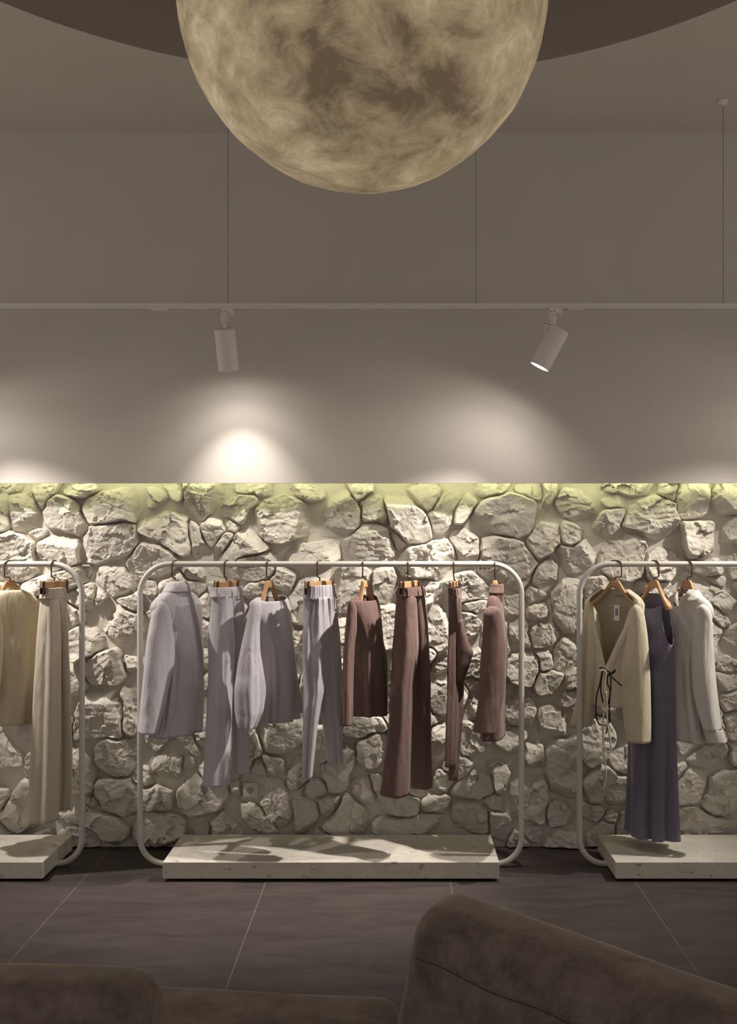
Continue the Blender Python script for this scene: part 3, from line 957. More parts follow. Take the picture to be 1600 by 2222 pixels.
# ------------------------------------------------------------------ moon lamp
MC = Vector((-.092, 2.86, 3.18)); MR = .51
moon = thing('moon_lamp', MC - Vector((0, 0, MR)), 'large round glowing moon lamp with mottled amber shell below the ceiling recess', 'pendant lamp')
bm = bmesh.new()
bmesh.ops.create_uvsphere(bm, u_segments=96, v_segments=64, radius=MR)
for v in bm.verts:
    d = v.co.normalized()
    k = 1 + .006 * fr(d.x * 3, d.y * 3, d.z * 3, 4) + .0035 * fr(d.x * 9, d.y * 9, d.z * 9, 4)
    v.co = MC + v.co * k
bm_obj('shell', bm, M_moon, moon, True)
tube_obj('cord', [MC + Vector((0, 0, MR - .01)), (MC.x, MC.y, Z_CEIL + .55)], .006, M_cable, moon, 8)
lathe_axis('cap', MC + Vector((0, 0, MR - .006)), (0, 0, 1), [(0, 0), (0, .05), (.02, .05), (.035, .02), (.035, 0)], M_lamp_white, moon)

# ------------------------------------------------------------------ clothes racks
YR = 5.25
TR = .0147
ZR = CZ - (1224 - VY) * YR / F
ZB = TR + .002
def rack(label, xl, xr, sl, sr, open_left, open_right):
    """xl, xr: pole axes; sl, sr: slab sides"""
    t = thing('clothes_rack', ((xl + xr) / 2, YR, 0), label, 'clothes rack', 'clothes racks along the stone wall')
    pts = []
    RT, RB = .155, .130
    pts.append(Vector((sl + .05, YR, ZB)))
    pts.append(Vector((xl + RB, YR, ZB)))
    pts += arc((xl + RB, YR, ZB + RB), (1, 0, 0), (0, 0, 1), RB, -math.pi / 2, -math.pi, 14)[1:]
    pts += arc((xl + RT, YR, ZR - RT), (1, 0, 0), (0, 0, 1), RT, math.pi, math.pi / 2, 14)
    pts += arc((xr - RT, YR, ZR - RT), (1, 0, 0), (0, 0, 1), RT, math.pi / 2, 0, 14)
    pts += arc((xr - RB, YR, ZB + RB), (1, 0, 0), (0, 0, 1), RB, 0, -math.pi / 2, 14)
    pts.append(Vector((sr - .05, YR, ZB)))
    tube_obj('frame', pts, TR, M_white_metal, t, 20)
    bm = box_bm(sl, sr, 5.024, 5.484, .0155, .0957, .0025, 2)
    s = bm_obj('base_slab', bm, M_slab, t)
    for fx in (sl + .2, sr - .2):
        box('foot', fx - .05, fx + .05, 5.09, 5.20, 0, .0157, M_slot, t)
        box('foot', fx - .05, fx + .05, 5.32, 5.43, 0, .0157, M_slot, t)
    return t
rack('white tubular clothes rack with lilac and brown clothes on a stone slab', -1.303, .641, -1.137, .5055, False, False)
rack('white tubular clothes rack with cream clothes cut by the left picture edge', -3.543, -1.599, -3.36, -1.722, True, False)
rack('white tubular clothes rack with the violet dress at the right picture edge', .937, 2.881, 1.0735, 2.72, False, True)

# ------------------------------------------------------------------ cloth lofts
def pchip(x, y, xs):
    x = np.asarray(x, float); y = np.asarray(y, float); xs = np.asarray(xs, float)
    h = np.diff(x); d = np.diff(y) / h
    m = np.zeros_like(y)
    m[0], m[-1] = d[0], d[-1]
    for i in range(1, len(x) - 1):
        if d[i - 1] * d[i] > 0:
            w1 = 2 * h[i] + h[i - 1]; w2 = h[i] + 2 * h[i - 1]
            m[i] = (w1 + w2) / (w1 / d[i - 1] + w2 / d[i])
    i = np.clip(np.searchsorted(x, xs) - 1, 0, len(x) - 2)
    t = (xs - x[i]) / h[i]
    return (y[i] * (1 + 2 * t) * (1 - t) ** 2 + h[i] * m[i] * t * (1 - t) ** 2 + y[i + 1] * t * t * (3 - 2 * t) + h[i] * m[i + 1] * t * t * (t - 1))

class Loft:
    """a hanging tube of cloth. rows: (height, left, right [, depth shift]) where the outline was seen; the tube itself is solid:
    each row is an oval turned by the hanger's angle and placed along the hanger"""
    def __init__(s, rows, yaw, hook, b=(.03, .07), folds=(), ramp=(.1, .6), exp=2.3, t0=None, t1=None, seed=1, wr=.003, shift=0.0, tilt=0.0):
        s.rows = rows; s.psi = math.radians(yaw); s.hook = (hook - VX) * YR / F
        s.b = b; s.folds = folds; s.ramp = ramp; s.exp = exp; s.t0 = t0; s.t1 = t1; s.seed = seed; s.wr = wr; s.shift = shift; s.tilt = tilt
        py = [r[0] for r in rows]
        s.py = py; s.cache = {}
        s.xl = [r[1] for r in rows]; s.xr = [r[2] for r in rows]
        s.ds = [r[3] if len(r) > 3 else 0.0 for r in rows]
    def params(s, t):
        y = s.py[0] + (s.py[-1] - s.py[0]) * t
        xl = float(pchip(s.py, s.xl, [y])[0]); xr = float(pchip(s.py, s.xr, [y])[0])
        ds = float(np.interp(y, s.py, s.ds))
        if len(s.b) == 2: b = s.b[0] + (s.b[1] - s.b[0]) * min(1, t * 2.2) ** .7
        else: b = float(np.interp(t, np.linspace(0, 1, len(s.b)), s.b))
        return y, xl, xr, ds, b
    def point(s, th, t, off=0.0):
        key = round(t, 5)
        pr = s.cache.get(key)
        if pr is None:
            pr = s.params(t); s.cache[key] = pr
        y, xl, xr, ds, b = pr
        tn = math.tan(s.psi)
        xc = (xl + xr) / 2
        k = (xc - VX) / F
        Y = (YR - s.hook * tn) / (1 - k * tn) if abs(tn) > 1e-6 else YR
        Y = max(YR - .26, min(YR + .20, Y)) + ds + s.shift
        X = k * Y
        z = CZ - (y - VY) * Y / F
        w = (xr - xl) / 2 * Y / F
        sp, cp = math.sin(s.psi), math.cos(s.psi)
        if b * abs(sp) > w * .82: b = w * .82 / max(abs(sp), 1e-6)
        qq = s.exp / (s.exp - 1)
        a = max(w ** qq - (b * abs(sp)) ** qq, 1e-9) ** (1 / qq) / cp
        a = max(.006, min(a, .30))
        c, sn = math.cos(th), math.sin(th)
        e = 2 / s.exp
        ce = math.copysign(abs(c) ** e, c); se = math.copysign(abs(sn) ** e, sn)
        u = Vector((cp, sp, 0)); v = Vector((sp, -cp, 0))
        nx_, ny_ = c / a, sn / b
        l = math.hypot(nx_, ny_)
        nrm = u * (nx_ / l) + v * (ny_ / l)
        rp = max(0.0, min(1.0, (t - s.ramp[0]) / (s.ramp[1] - s.ramp[0])))
        d = off
        tw = th + .16 * math.sin(2 * th + s.seed) + .10 * math.sin(3 * th + 2.1 * s.seed)
        for fo in s.folds:
            kk, amp, ph, dr = fo[:4]
            fa = rp if len(fo) < 5 else math.exp(-fo[4] * t)
            d += fa * amp * math.cos(kk * tw + ph + dr * t)
        pos = Vector((X, Y, z)) + u * (a * ce) + v * (b * se)
        if s.wr: d += s.wr * noise.fractal((pos.x * 9, pos.y * 9, pos.z * 3 + s.seed * 7.7), 1.0, 2.0, 3)
        pos += nrm * d
        pos.z += s.tilt * sn * (1 - t)
        return pos
    def mesh(s, n=72, m=52, cap_top=False):
        verts, faces = [], []
        for j in range(m + 1):
            for i in range(n):
                th = 2 * math.pi * i / n
                a = s.t0(th) if s.t0 else 0.0
                b = s.t1(th) if s.t1 else 1.0
                verts.append(s.point(th, a + (b - a) * j / m))
        for j in range(m):
            for i in range(n):
                i2 = (i + 1) % n
                faces.append((j * n + i, (j + 1) * n + i, (j + 1) * n + i2, j * n + i2))
        if cap_top:
            faces.append(tuple(range(n)))
        return verts, faces
    def obj(s, name, mat, parent, n=72, m=52, cap_top=False, solid=.0025):
        v, f = s.mesh(n, m, cap_top)
        return mesh_obj(name, v, f, mat, parent, True, solid)
    def seam(s, name, path, mat, parent, r=.0012, off=.0008):
        return tube_obj(name, [s.point(th, t, off) for th, t in path], r, mat, parent, 6)

def bump_fn(center, width, depth, power=1.0):
    def f(th):
        d = abs((th - center + math.pi) % (2 * math.pi) - math.pi) / width
        return depth * max(0.0, 1 - d) ** power
    return f
def scoop_fn(center, width, depth):
    def f(th):
        d = abs((th - center + math.pi) % (2 * math.pi) - math.pi) / width
        return depth * math.sqrt(max(0.0, 1 - d * d))
    return f
PI = math.pi
def lin(p, q, n=24):
    return [(p[0] + (q[0] - p[0]) * i / n, p[1] + (q[1] - p[1]) * i / n) for i in range(n + 1)]

# ------------------------------------------------------------------ hangers
def frame_of(hook, yaw):
    psi = math.radians(yaw)
    o = Vector(((hook - VX) * YR / F, YR, 0))
    u = Vector((math.cos(psi), math.sin(psi), 0)); v = Vector((math.sin(psi), -math.cos(psi), 0))
    return o, u, v

def hook_path(hook, yaw, z_end):
    o, u, v = frame_of(hook, yaw)
    near = -1 if yaw > 0 else 1      # which way along u comes towards the viewer
    un = u * near
    r = (TR + .0035) / max(.35, abs(math.sin(math.radians(yaw))))
    c = o + Vector((0, 0, ZR))
    pts = []
    rz = TR + .0035
    for i in range(17):
        a = math.radians(-40 + (220 + 0) * i / 16)
        pts.append(c - un * (r * math.cos(a)) + Vector((0, 0, rz * math.sin(a))))
    # down the near side, then a jog back to the centre line
    zj = ZR - .062
    pts.append(c + un * r + Vector((0, 0, -.02)))
    pts.append(o + un * r + Vector((0, 0, zj)))
    pts.append(o + un * (r * .8) + Vector((0, 0, zj - .004)))
    pts.append(o + un * .003 + Vector((0, 0, zj - .005)))
    pts.append(o + Vector((0, 0, zj - .009)))
    pts.append(o + Vector((0, 0, z_end)))
    return pts

def coat_hanger(hook, yaw, label, width=.138, drop=.118, knob=1.0, z_top_px=1259, group='contoured wooden coat hangers'):
    o, u, v = frame_of(hook, yaw)
    ztop = CZ - (z_top_px - VY) * YR / F
    t = thing('coat_hanger', o + Vector((0, 0, ztop - .11)), label, 'coat hanger', group)
    tube_obj('hook', hook_path(hook, yaw, ztop - .004), .0036, M_bronze, t, 8)
    # the shaped wooden yoke: flat neck, arms running down and out, rounded ends
    verts, faces = [], []
    ns, nr = 49, 16
    for i in range(ns):
        q = -1 + 2 * i / (ns - 1)
        uu = q * width
        a = abs(uu)
        if a < .021:
            zt = 0.0
        else:
            k = (a - .021) / (width - .021)
            zt = -drop * (1 - (1 - k) ** 1.9) - .012 * k
        arch = .036 + .0 * a
        hgt = .040 if a < .022 else .040 - .012 * min(1, (a - .022) / .05)
        thick = .009 + .013 * min(1, a / width) ** 1.3
        end = max(0.0, (a - (width - .022)) / .022)
        sc = math.sqrt(max(.02, 1 - end * end)) if end > 0 else 1
        vo = .018 * (a / width) ** 2
        kn = 1 + (knob - 1) * max(0.0, min(1.0, (a / width - .55) / .25))
        thick *= kn; hgt *= kn
        zc = zt - hgt / 2
        for r in range(nr):
            an = 2 * PI * r / nr
            c, s = math.cos(an), math.sin(an)
            ce = math.copysign(abs(c) ** .55, c); se = math.copysign(abs(s) ** .55, s)
            verts.append(o + u * uu + v * (vo + thick * ce * sc) + Vector((0, 0, ztop + zc + hgt / 2 * se * sc)))
    for i in range(ns - 1):
        for r in range(nr):
            r2 = (r + 1) % nr
            faces.append((i * nr + r, i * nr + r2, (i + 1) * nr + r2, (i + 1) * nr + r))
    faces.append(tuple(range(nr - 1, -1, -1)))
    faces.append(tuple((ns - 1) * nr + r for r in range(nr)))
    mesh_obj('yoke', verts, faces, M_wood, t)
    return t

def obox(name, o, u, v, u0, u1, v0, v1, z0, z1, mat, parent, bev=.001):
    bm = box_bm(u0, u1, v0, v1, z0, z1, bev, 1)
    for vt in bm.verts:
        c = vt.co.copy()
        vt.co = o + u * c.x + v * c.y + Vector((0, 0, c.z))
    return bm_obj(name, bm, mat, parent)

def clip_hanger(hook, yaw, label, half=.15, zpx=(1261, 1275), clips=(-.135, .135)):
    o, u, v = frame_of(hook, yaw)
    z1 = CZ - (zpx[0] - VY) * YR / F; z0 = CZ - (zpx[1] - VY) * YR / F
    t = thing('clip_hanger', o + Vector((0, 0, z0)), label, 'clip hanger', 'wooden bar hangers with clips')
    tube_obj('hook', hook_path(hook, yaw, z1 - .003), .0036, M_bronze, t, 8)
    obox('bar', o, u, v, -half, half, -.007, .007, z0, z1, M_wood, t, .003)
    for cu in clips:
        cl = obox('clip', o, u, v, cu - .008, cu + .008, -.012, -.0075, z0 - .030, z1 + .004, M_clip, t)
        obox('clip_jaw', o, u, v, cu - .0075, cu + .0075, .0075, .012, z0 - .030, z1 + .004, M_clip, cl)
        for s in (-1, 1):
            q = o + u * (cu - .014) + Vector((0, 0, (z0 + z1) / 2 + .004))
            tube_obj('wire_loop', [q + v * (s * .012) + Vector((0, 0, .011)), q + v * (s * .020) - u * .004 + Vector((0, 0, .011)), q + v * (s * .020) - u * .004 - Vector((0, 0, .012)), q + v * (s * .012) - Vector((0, 0, .012))], .0014, M_clip, cl, 6)
    return t

# ------------------------------------------------------------------ garments
def garment(name, hook, zpx_bottom, label, cat, group=None):
    o = Vector(((hook - VX) * YR / F, YR, CZ - (zpx_bottom - VY) * YR / F))
    return thing(name, o, label, cat, group)

def trousers(hook, yaw, label, mat, waist, near_leg, far_leg, bottom, b=(.055, .065), loops=(), folds=None, elastic=False, group='trousers on clip hangers', exp=2.6, seed=3, crease=True):
    t = garment('trousers', hook, bottom, label, 'trousers', group)
    folds = folds or ((2, .004, .4, 1.0), (3, .005, 1.9, .6), (6, .002, .3, .8))
    wf = ((34, .0035, 0, 0),) if elastic else ((7, .0012, .4, 0),)
    wl = Loft(waist, yaw, hook, b=(b[0] * .82, b[0] * .88), folds=wf, ramp=(-.1, 0), exp=2.5, wr=.001, seed=seed)
    wb = wl.obj('waistband', mat, t, n=144 if elastic else 96, m=10)
    wl.seam('waist_seam', [(2 * PI * i / 80, .97) for i in range(81)], mat, wb, r=.0014)
    for th in loops:
        p0 = wl.point(th, .02, .003); p1 = wl.point(th, 1.0, .003); p2 = wl.point(th, .5, .006)
        tube_obj('belt_loop', [p0, p2, p1], .0028, mat, wb, 6)
    ll = []
    for i, rows in enumerate((near_leg, far_leg)):
        fs = tuple((k, a, p + i * 1.3, d) for k, a, p, d in folds)
        if elastic: fs = fs + ((21, .0045, .2, 0, 7.0), (9, .004, .9, .4, 3.0))
        lf = Loft(rows, yaw, hook, b=b, folds=fs, ramp=(-.1, .35), exp=exp, seed=seed + i, wr=.004)
        o = lf.obj('leg', mat, t, n=84, m=64, cap_top=True)
        if crease:
            lf.seam('crease', lin((2.1, .06), (2.1, 1.0), 40), mat, o, r=.0013, off=-.0004)
        ll.append(lf)
    return t, wl, ll

def ball_fold(parent, mat, pts, r):
    return tube_obj('crotch_fold', pts, r, mat, parent, 14)

# ---- middle rack -------------------------------------------------
# 1 lilac jacket seen from the back
H, YAW = 380, 57
coat_hanger(H, YAW, 'wooden coat hanger holding the lilac grey jacket', width=.125, drop=.125)
t = garment('jacket', H, 1608, 'lilac grey wool jacket seen from the back, first on the middle rack', 'jacket', 'jackets')
bd = Loft([(1275, 366, 404), (1284, 358, 410), (1298, 346, 420), (1316, 338, 427), (1345, 345, 431), (1400, 350, 434), (1450, 352, 437), (1510, 348, 438), (1560, 342, 435), (1592, 336, 433)], 57, H, b=(.035, .075),
          folds=((3, .007, 1.0, .8), (7, .010, .2, .8), (12, .006, .5, .5)), ramp=(.15, .9), exp=2.5, seed=2)
bo = bd.obj('body', M_lilac, t, 96, 64, cap_top=True)
bd.seam('centre_back_seam', lin((PI * .5, .06), (PI * .5, .98), 40), M_lilac, bo, .0018, .0006)
bd.seam('back_panel_seam', lin((PI * .72, .30), (PI * .70, .98), 40), M_lilac, bo, .0015, .0004)
sl = Loft([(1304, 344, 352, -.02), (1309, 337, 359, -.02), (1318, 333, 365, -.02), (1345, 329, 371, -.02), (1385, 323, 375, -.02), (1430, 318, 376, -.02), (1480, 312, 368, -.02), (1530, 306, 358, -.02), (1590, 299, 343, -.02)], 57, H, b=(.03, .055),
          folds=((2, .004, .3, 1.5), (4, .003, .9, 2.0)), exp=2.2, seed=4)
so = sl.obj('sleeve', M_lilac, t, 64, 56, cap_top=True)
sl.seam('sleeve_seam', lin((PI * .30, .35), (PI * .38, 1.0), 40), M_lilac, so, .0015, .0004)
sr = Loft([(1308, 416, 424, .02), (1320, 412, 431, .02), (1360, 410, 438, .02), (1420, 410, 442, .02), (1480, 406, 441, .02), (1560, 400, 430, .02)], 57, H, b=(.03, .05), folds=((3, .003, .3, 1.5),), exp=2.2, seed=5)
sr.obj('sleeve', M_lilac, t, 64, 40, cap_top=True)
cl = Loft([(1262, 370, 401), (1265, 366, 405), (1284, 357, 411)], 57, H, b=(.036, .050), exp=2.2, wr=.001, seed=6)
cl.obj('collar', M_lilac, t, 72, 8, solid=.004)
# lapel standing off beyond the shoulder
# 2 lilac trousers
H = 492
clip_hanger(H, 64, 'wooden clip hanger holding the lilac trousers beside the lilac jacket', half=.098, clips=(-.088, .088))
t, wl, ll = trousers(H, 62, 'lilac grey wide trousers with belt loops between jacket and lilac blouse', M_lilac,
    [(1273, 464, 521), (1294, 461, 526)],
    [(1292, 461, 504), (1340, 458, 506), (1400, 455, 509), (1440, 455, 508), (1500, 453, 505), (1560, 450, 503), (1640, 445, 500), (1702, 441, 498)],
    [(1292, 484, 526), (1340, 486, 530), (1395, 497, 534), (1440, 503, 537), (1560, 505, 537), (1620, 504, 536), (1676, 503, 538)],
    1704, loops=(PI * .28, PI * .55, PI * .85, PI * 1.2))
# 3 lilac blouse
H = 584
coat_hanger(H, 60, 'wooden coat hanger showing above the neckline of the lilac blouse', width=.112, drop=.122)
t = garment('blouse', H, 1580, 'lilac grey boat neck blouse with long puffed sleeves on the middle rack', 'blouse', 'blouses')
bd = Loft([(1295, 562, 613), (1299, 556, 617), (1308, 549, 622), (1322, 550, 625), (1360, 558, 630), (1420, 562, 636), (1490, 562, 640), (1562, 560, 644)], 60, H, b=(.030, .085),
          folds=((3, .006, 2.2, .6), (7, .013, .6, .5), (12, .007, .5, .5)), ramp=(.2, .95), exp=2.3, t0=scoop_fn(PI * .5, 1.1, .035), seed=8)
bo = bd.obj('body', M_lilac2, t, 96, 64)
bd.seam('neck_binding', [(2 * PI * i / 90, bd.t0(2 * PI * i / 90) + .004) for i in range(91)], M_lilac2, bo, .0018, .0)
sl = Loft([(1304, 551, 558, -.03), (1309, 546, 563, -.03), (1325, 541, 566, -.03), (1360, 534, 563, -.03), (1405, 524, 563, -.03), (1450, 516, 568, -.03), (1500, 511, 573, -.03), (1540, 511, 569, -.03), (1566, 515, 558, -.03), (1581, 521, 552, -.03)], 60, H, b=(.025, .06),
          folds=((2, .004, .3, 1.5), (4, .005, .9, 2.5), (7, .003, .2, 1)), exp=2.1, seed=9)
so = sl.obj('sleeve', M_lilac2, t, 72, 60, cap_top=True)
sl.seam('elbow_seam', [(PI * (.1 + 1.1 * i / 30), .365) for i in range(31)], M_lilac2, so, .0022, .0012)
sr = Loft([(1308, 612, 618, .02), (1322, 608, 624, .02), (1380, 606, 634, .02), (1450, 604, 644, .02), (1510, 604, 649, .02), (1548, 606, 646, .02)], 60, H, b=(.025, .05), folds=((3, .003, .3, 1.5),), exp=2.2, seed=10)
sr.obj('sleeve', M_lilac2, t, 64, 40, cap_top=True)
# 4 lilac gathered trousers
H = 694
clip_hanger(H, 58, 'wooden clip hanger holding the lilac trousers with gathered waist', half=.118, clips=(-.106, .106))
t, wl, ll = trousers(H, 56, 'tapered lilac trousers with gathered elastic waist beside the brown blouse', M_lilac2,
    [(1269, 664, 725), (1299, 662, 728)],
    [(1296, 662, 708), (1340, 661, 714), (1400, 661, 722), (1430, 660, 720), (1480, 660, 708), (1535, 659, 697), (1600, 658, 687), (1688, 657, 676)],
    [(1296, 684, 728), (1340, 684, 733), (1400, 684, 738), (1430, 686, 739), (1480, 692, 741), (1535, 696, 742), (1600, 703, 742), (1655, 710, 742)],
    1690, elastic=True, b=(.055, .05), folds=((3, .005, .4, 1.0), (5, .004, 1.9, .6)), exp=2.4, seed=14, crease=False)
# 5 brown blouse
H = 792
coat_hanger(H, 60, 'wooden coat hanger showing above the neckline of the brown blouse', width=.098, drop=.118)
t = garment('blouse', H, 1573, 'mauve brown boat neck blouse with slim sleeves on the middle rack', 'blouse', 'blouses')
bd = Loft([(1293, 771, 812), (1297, 766, 817), (1306, 759, 821), (1322, 760, 824), (1360, 764, 828), (1420, 766, 833), (1490, 766, 836), (1550, 766, 838)], 60, H, b=(.028, .080),
          folds=((3, .006, 2.2, .6), (7, .012, .6, .5), (12, .006, .5, .5)), ramp=(.15, .9), exp=2.3, t0=scoop_fn(PI * .5, 1.1, .04), seed=18)
bo = bd.obj('body', M_brown, t, 96, 64)
bd.seam('neck_binding', [(2 * PI * i / 90, bd.t0(2 * PI * i / 90) + .004) for i in range(91)], M_brown, bo, .0018, .0)
sl = Loft([(1303, 760, 765, -.03), (1309, 757, 769, -.03), (1325, 754, 774, -.03), (1360, 751, 774, -.03), (1400, 748, 769, -.03), (1450, 745, 767, -.03), (1510, 741, 766, -.03), (1573, 738, 765, -.03)], 60, H, b=(.025, .045),
          folds=((2, .004, .3, 1.5), (4, .004, .9, 2.0)), exp=2.1, seed=19)
so = sl.obj('sleeve', M_brown, t, 64, 60, cap_top=True)
sl.seam('elbow_seam', [(PI * (.1 + 1.1 * i / 30), .37) for i in range(31)], M_brown, so, .002, .001)
sr = Loft([(1308, 810, 816, .02), (1322, 808, 822, .02), (1380, 806, 830, .02), (1440, 806, 841, .02), (1480, 806, 841, .02), (1530, 806, 836, .02)], 60, H, b=(.025, .045), folds=((3, .003, .3, 1.5),), exp=2.2, seed=20)
sr.obj('sleeve', M_brown, t, 64, 40, cap_top=True)
# 6 brown wide trousers
H = 889
clip_hanger(H, 64, 'wooden clip hanger holding the wide brown trousers', half=.10, clips=(-.09, .09))
t, wl, ll = trousers(H, 62, 'wide flared mauve brown trousers with belt loops on the middle rack', M_brown,
    [(1273, 865, 919), (1293, 863, 923)],
    [(1291, 863, 903), (1340, 858, 906), (1400, 853, 908), (1450, 851, 902), (1500, 849, 894), (1580, 845, 892), (1660, 836, 890), (1724, 827, 888)],
    [(1291, 882, 923), (1340, 884, 928), (1400, 888, 931), (1480, 892, 934), (1560, 893, 935), (1640, 893, 937), (1708, 894, 938)],
    1731, loops=(PI * .28, PI * .55, PI * .85, PI * 1.2), folds=((2, .004, .4, 1.0), (4, .005, 1.9, .3), (7, .003, .3, .5)), seed=23)
# 7 brown slim trousers seen edge on
H = 986
clip_hanger(H, 78, 'wooden clip hanger seen nearly end on above slim brown trousers', half=.115, clips=(-.10, .10))
t, wl, ll = trousers(H, 74, 'slim mauve brown trousers seen edge on beside the brown jacket', M_brown,
    [(1276, 973, 998), (1294, 974, 1000)],
    [(1292, 977, 1001, -.02), (1340, 979, 1003, -.02), (1400, 981, 1007, -.02), (1470, 981, 1008, -.02), (1540, 979, 1006, -.02), (1600, 978, 1002, -.02), (1691, 977, 993, -.02)],
    [(1292, 974, 996, .04), (1340, 975, 998, .04), (1420, 973, 996, .04), (1500, 971, 994, .04), (1580, 969, 990, .04), (1662, 968, 986, .04)],
    1691, b=(.035, .03), folds=((3, .004, .4, 1.0), (6, .003, 1.9, .3)), seed=27)
cr = Loft([(1345, 996, 1003), (1380, 994, 1011), (1405, 992, 1021), (1415, 992, 1027), (1425, 992, 1024), (1450, 992, 1016), (1478, 993, 1006)], 10, H, b=(.015, .03, .035, .03, .012), exp=2.0, seed=29, wr=.001)
cr.obj('crotch', M_brown, t, 40, 24, cap_top=True)
# 8 brown jacket seen from the side
H = 1075
coat_hanger(H, 76, 'wooden coat hanger holding the brown jacket at the end of the middle rack', width=.05, drop=.05)
t = garment('jacket', H, 1606, 'mauve brown wool jacket hanging sideways, last on the middle rack', 'jacket', 'jackets')
bd = Loft([(1284, 1064, 1090), (1292, 1060, 1091), (1310, 1056, 1093), (1345, 1052, 1097), (1395, 1050, 1102), (1430, 1050, 1103), (1490, 1047, 1097), (1550, 1044, 1095), (1600, 1042, 1096)], 74, H, b=(.05, .10),
          folds=((3, .005, 1.0, .8), (5, .005, .2, 1.2)), ramp=(.2, .8), exp=2.3, seed=31, shift=.0)
bd.obj('body', M_brown, t, 84, 60, cap_top=True)
sl = Loft([(1317, 1062, 1076, -.14), (1322, 1056, 1083, -.14), (1332, 1051, 1089, -.14), (1365, 1049, 1094, -.14), (1410, 1046, 1097, -.14), (1450, 1043, 1097, -.14), (1500, 1040, 1094, -.14), (1550, 1034, 1084, -.14), (1589, 1029, 1074, -.14)], 40, H, b=(.035, .06),
          folds=((2, .004, .3, 1.5), (4, .003, .9, 2.0)), exp=2.2, seed=32)
so = sl.obj('sleeve', M_brown, t, 72, 56, cap_top=True)
sl.seam('sleeve_seam', lin((PI * .30, .45), (PI * .34, 1.0), 40), M_brown, so, .0015, .0004)
sr = Loft([(1325, 1070, 1085, .20), (1345, 1066, 1092, .20), (1420, 1064, 1096, .20), (1500, 1062, 1092, .20), (1585, 1056, 1086, .20)], 40, H, b=(.03, .04), folds=((3, .003, .3, 1.5),), exp=2.2, seed=33)
sr.obj('sleeve', M_brown, t, 64, 36, cap_top=True)
cl = Loft([(1267, 1068, 1091, -.03), (1272, 1067, 1092, -.03), (1288, 1062, 1092, -.03)], 60, H, b=(.03, .045), exp=2.2, wr=.001, seed=34, tilt=.0)
cl.obj('collar', M_brown, t, 64, 8, solid=.004)

# ---- left rack -----------------------------------------------------
H = 22
coat_hanger(H, 40, 'wooden coat hanger holding the pale yellow top on the left rack', width=.125, drop=.10)
t = garment('linen_top', H, 1583, 'pale yellow linen top seen from the back at the left picture edge', 'top')
bd = Loft([(1281, 6, 45), (1287, -6, 54), (1296, -20, 64), (1308, -28, 71), (1335, -27, 79), (1380, -22, 82), (1440, -20, 80), (1500, -24, 76), (1568, -28, 72)], 42, H, b=(.030, .075),
          folds=((3, .007, 1.0, .8), (7, .009, .2, .6), (12, .005, .5, .5)), ramp=(.15, .9), exp=2.5, seed=41)
bo = bd.obj('body', M_beige, t, 96, 60, cap_top=True)
bd.seam('centre_back_seam', lin((PI * .52, .08), (PI * .52, .98), 40), M_beige, bo, .0015, .0004)
sl = Loft([(1304, -28, -14, -.04), (1315, -36, -6, -.04), (1350, -40, 2, -.04), (1400, -42, 6, -.04), (1450, -44, 3, -.04), (1510, -46, -4, -.04)], 42, H, b=(.03, .05), folds=((3, .003, .3, 1.5),), exp=2.2, seed=42)
sl.obj('sleeve', M_beige, t, 64, 40, cap_top=True)
sr = Loft([(1306, 58, 68, .03), (1320, 56, 76, .03), (1380, 52, 82, .03), (1440, 50, 83, .03), (1510, 48, 80, .03)], 42, H, b=(.03, .045), folds=((3, .003, .3, 1.5),), exp=2.2, seed=43)
sr.obj('sleeve', M_beige, t, 64, 40, cap_top=True)
H = 118
clip_hanger(H, 64, 'wooden clip hanger holding the long off white trousers on the left rack', half=.09, clips=(-.08, .08))
t, wl, ll = trousers(H, 62, 'long wide off white trousers hanging at the end of the left rack', M_offwhite,
    [(1275, 93, 138), (1298, 91, 142)],
    [(1296, 91, 126), (1330, 88, 128), (1400, 83, 131), (1460, 79, 132), (1560, 75, 131), (1680, 70, 128), (1780, 65, 124)],
    [(1296, 108, 142), (1340, 112, 146), (1420, 116, 149), (1500, 118, 152), (1600, 118, 154), (1680, 118, 155), (1755, 116, 150)],
    1785, folds=((3, .008, .4, .6), (5, .004, 1.9, .3)), seed=45)

# ---- right rack -----------------------------------------------------
H = 1335
YAWR = -32
coat_hanger(H, YAWR, 'wooden coat hanger holding the cream wrap cardigan on the right rack', width=.145, drop=.105)
t = garment('cardigan', H, 1610, 'cream textured wrap cardigan with black and cream tie cords on the right rack', 'cardigan')
CARD_V = bump_fn(PI * .52, 1.05, .66)
bd = Loft([(1279, 1307, 1363), (1286, 1298, 1372), (1297, 1284, 1385), (1312, 1276, 1392), (1350, 1281, 1388), (1400, 1288, 1378), (1450, 1291, 1368), (1490, 1290, 1368), (1530, 1288, 1370)], YAWR, H, b=(.032, .075),
          folds=((3, .004, 1.0, .8), (7, .003, .2, 1.2)), ramp=(.4, 1.0), exp=2.4, t0=CARD_V, seed=51)
bo = bd.obj('body', M_cream, t, 128, 56)
bd.seam('neck_edge', [(2 * PI * i / 128, CARD_V(2 * PI * i / 128) + .002) for i in range(129)], M_cream, bo, .0028, .0)
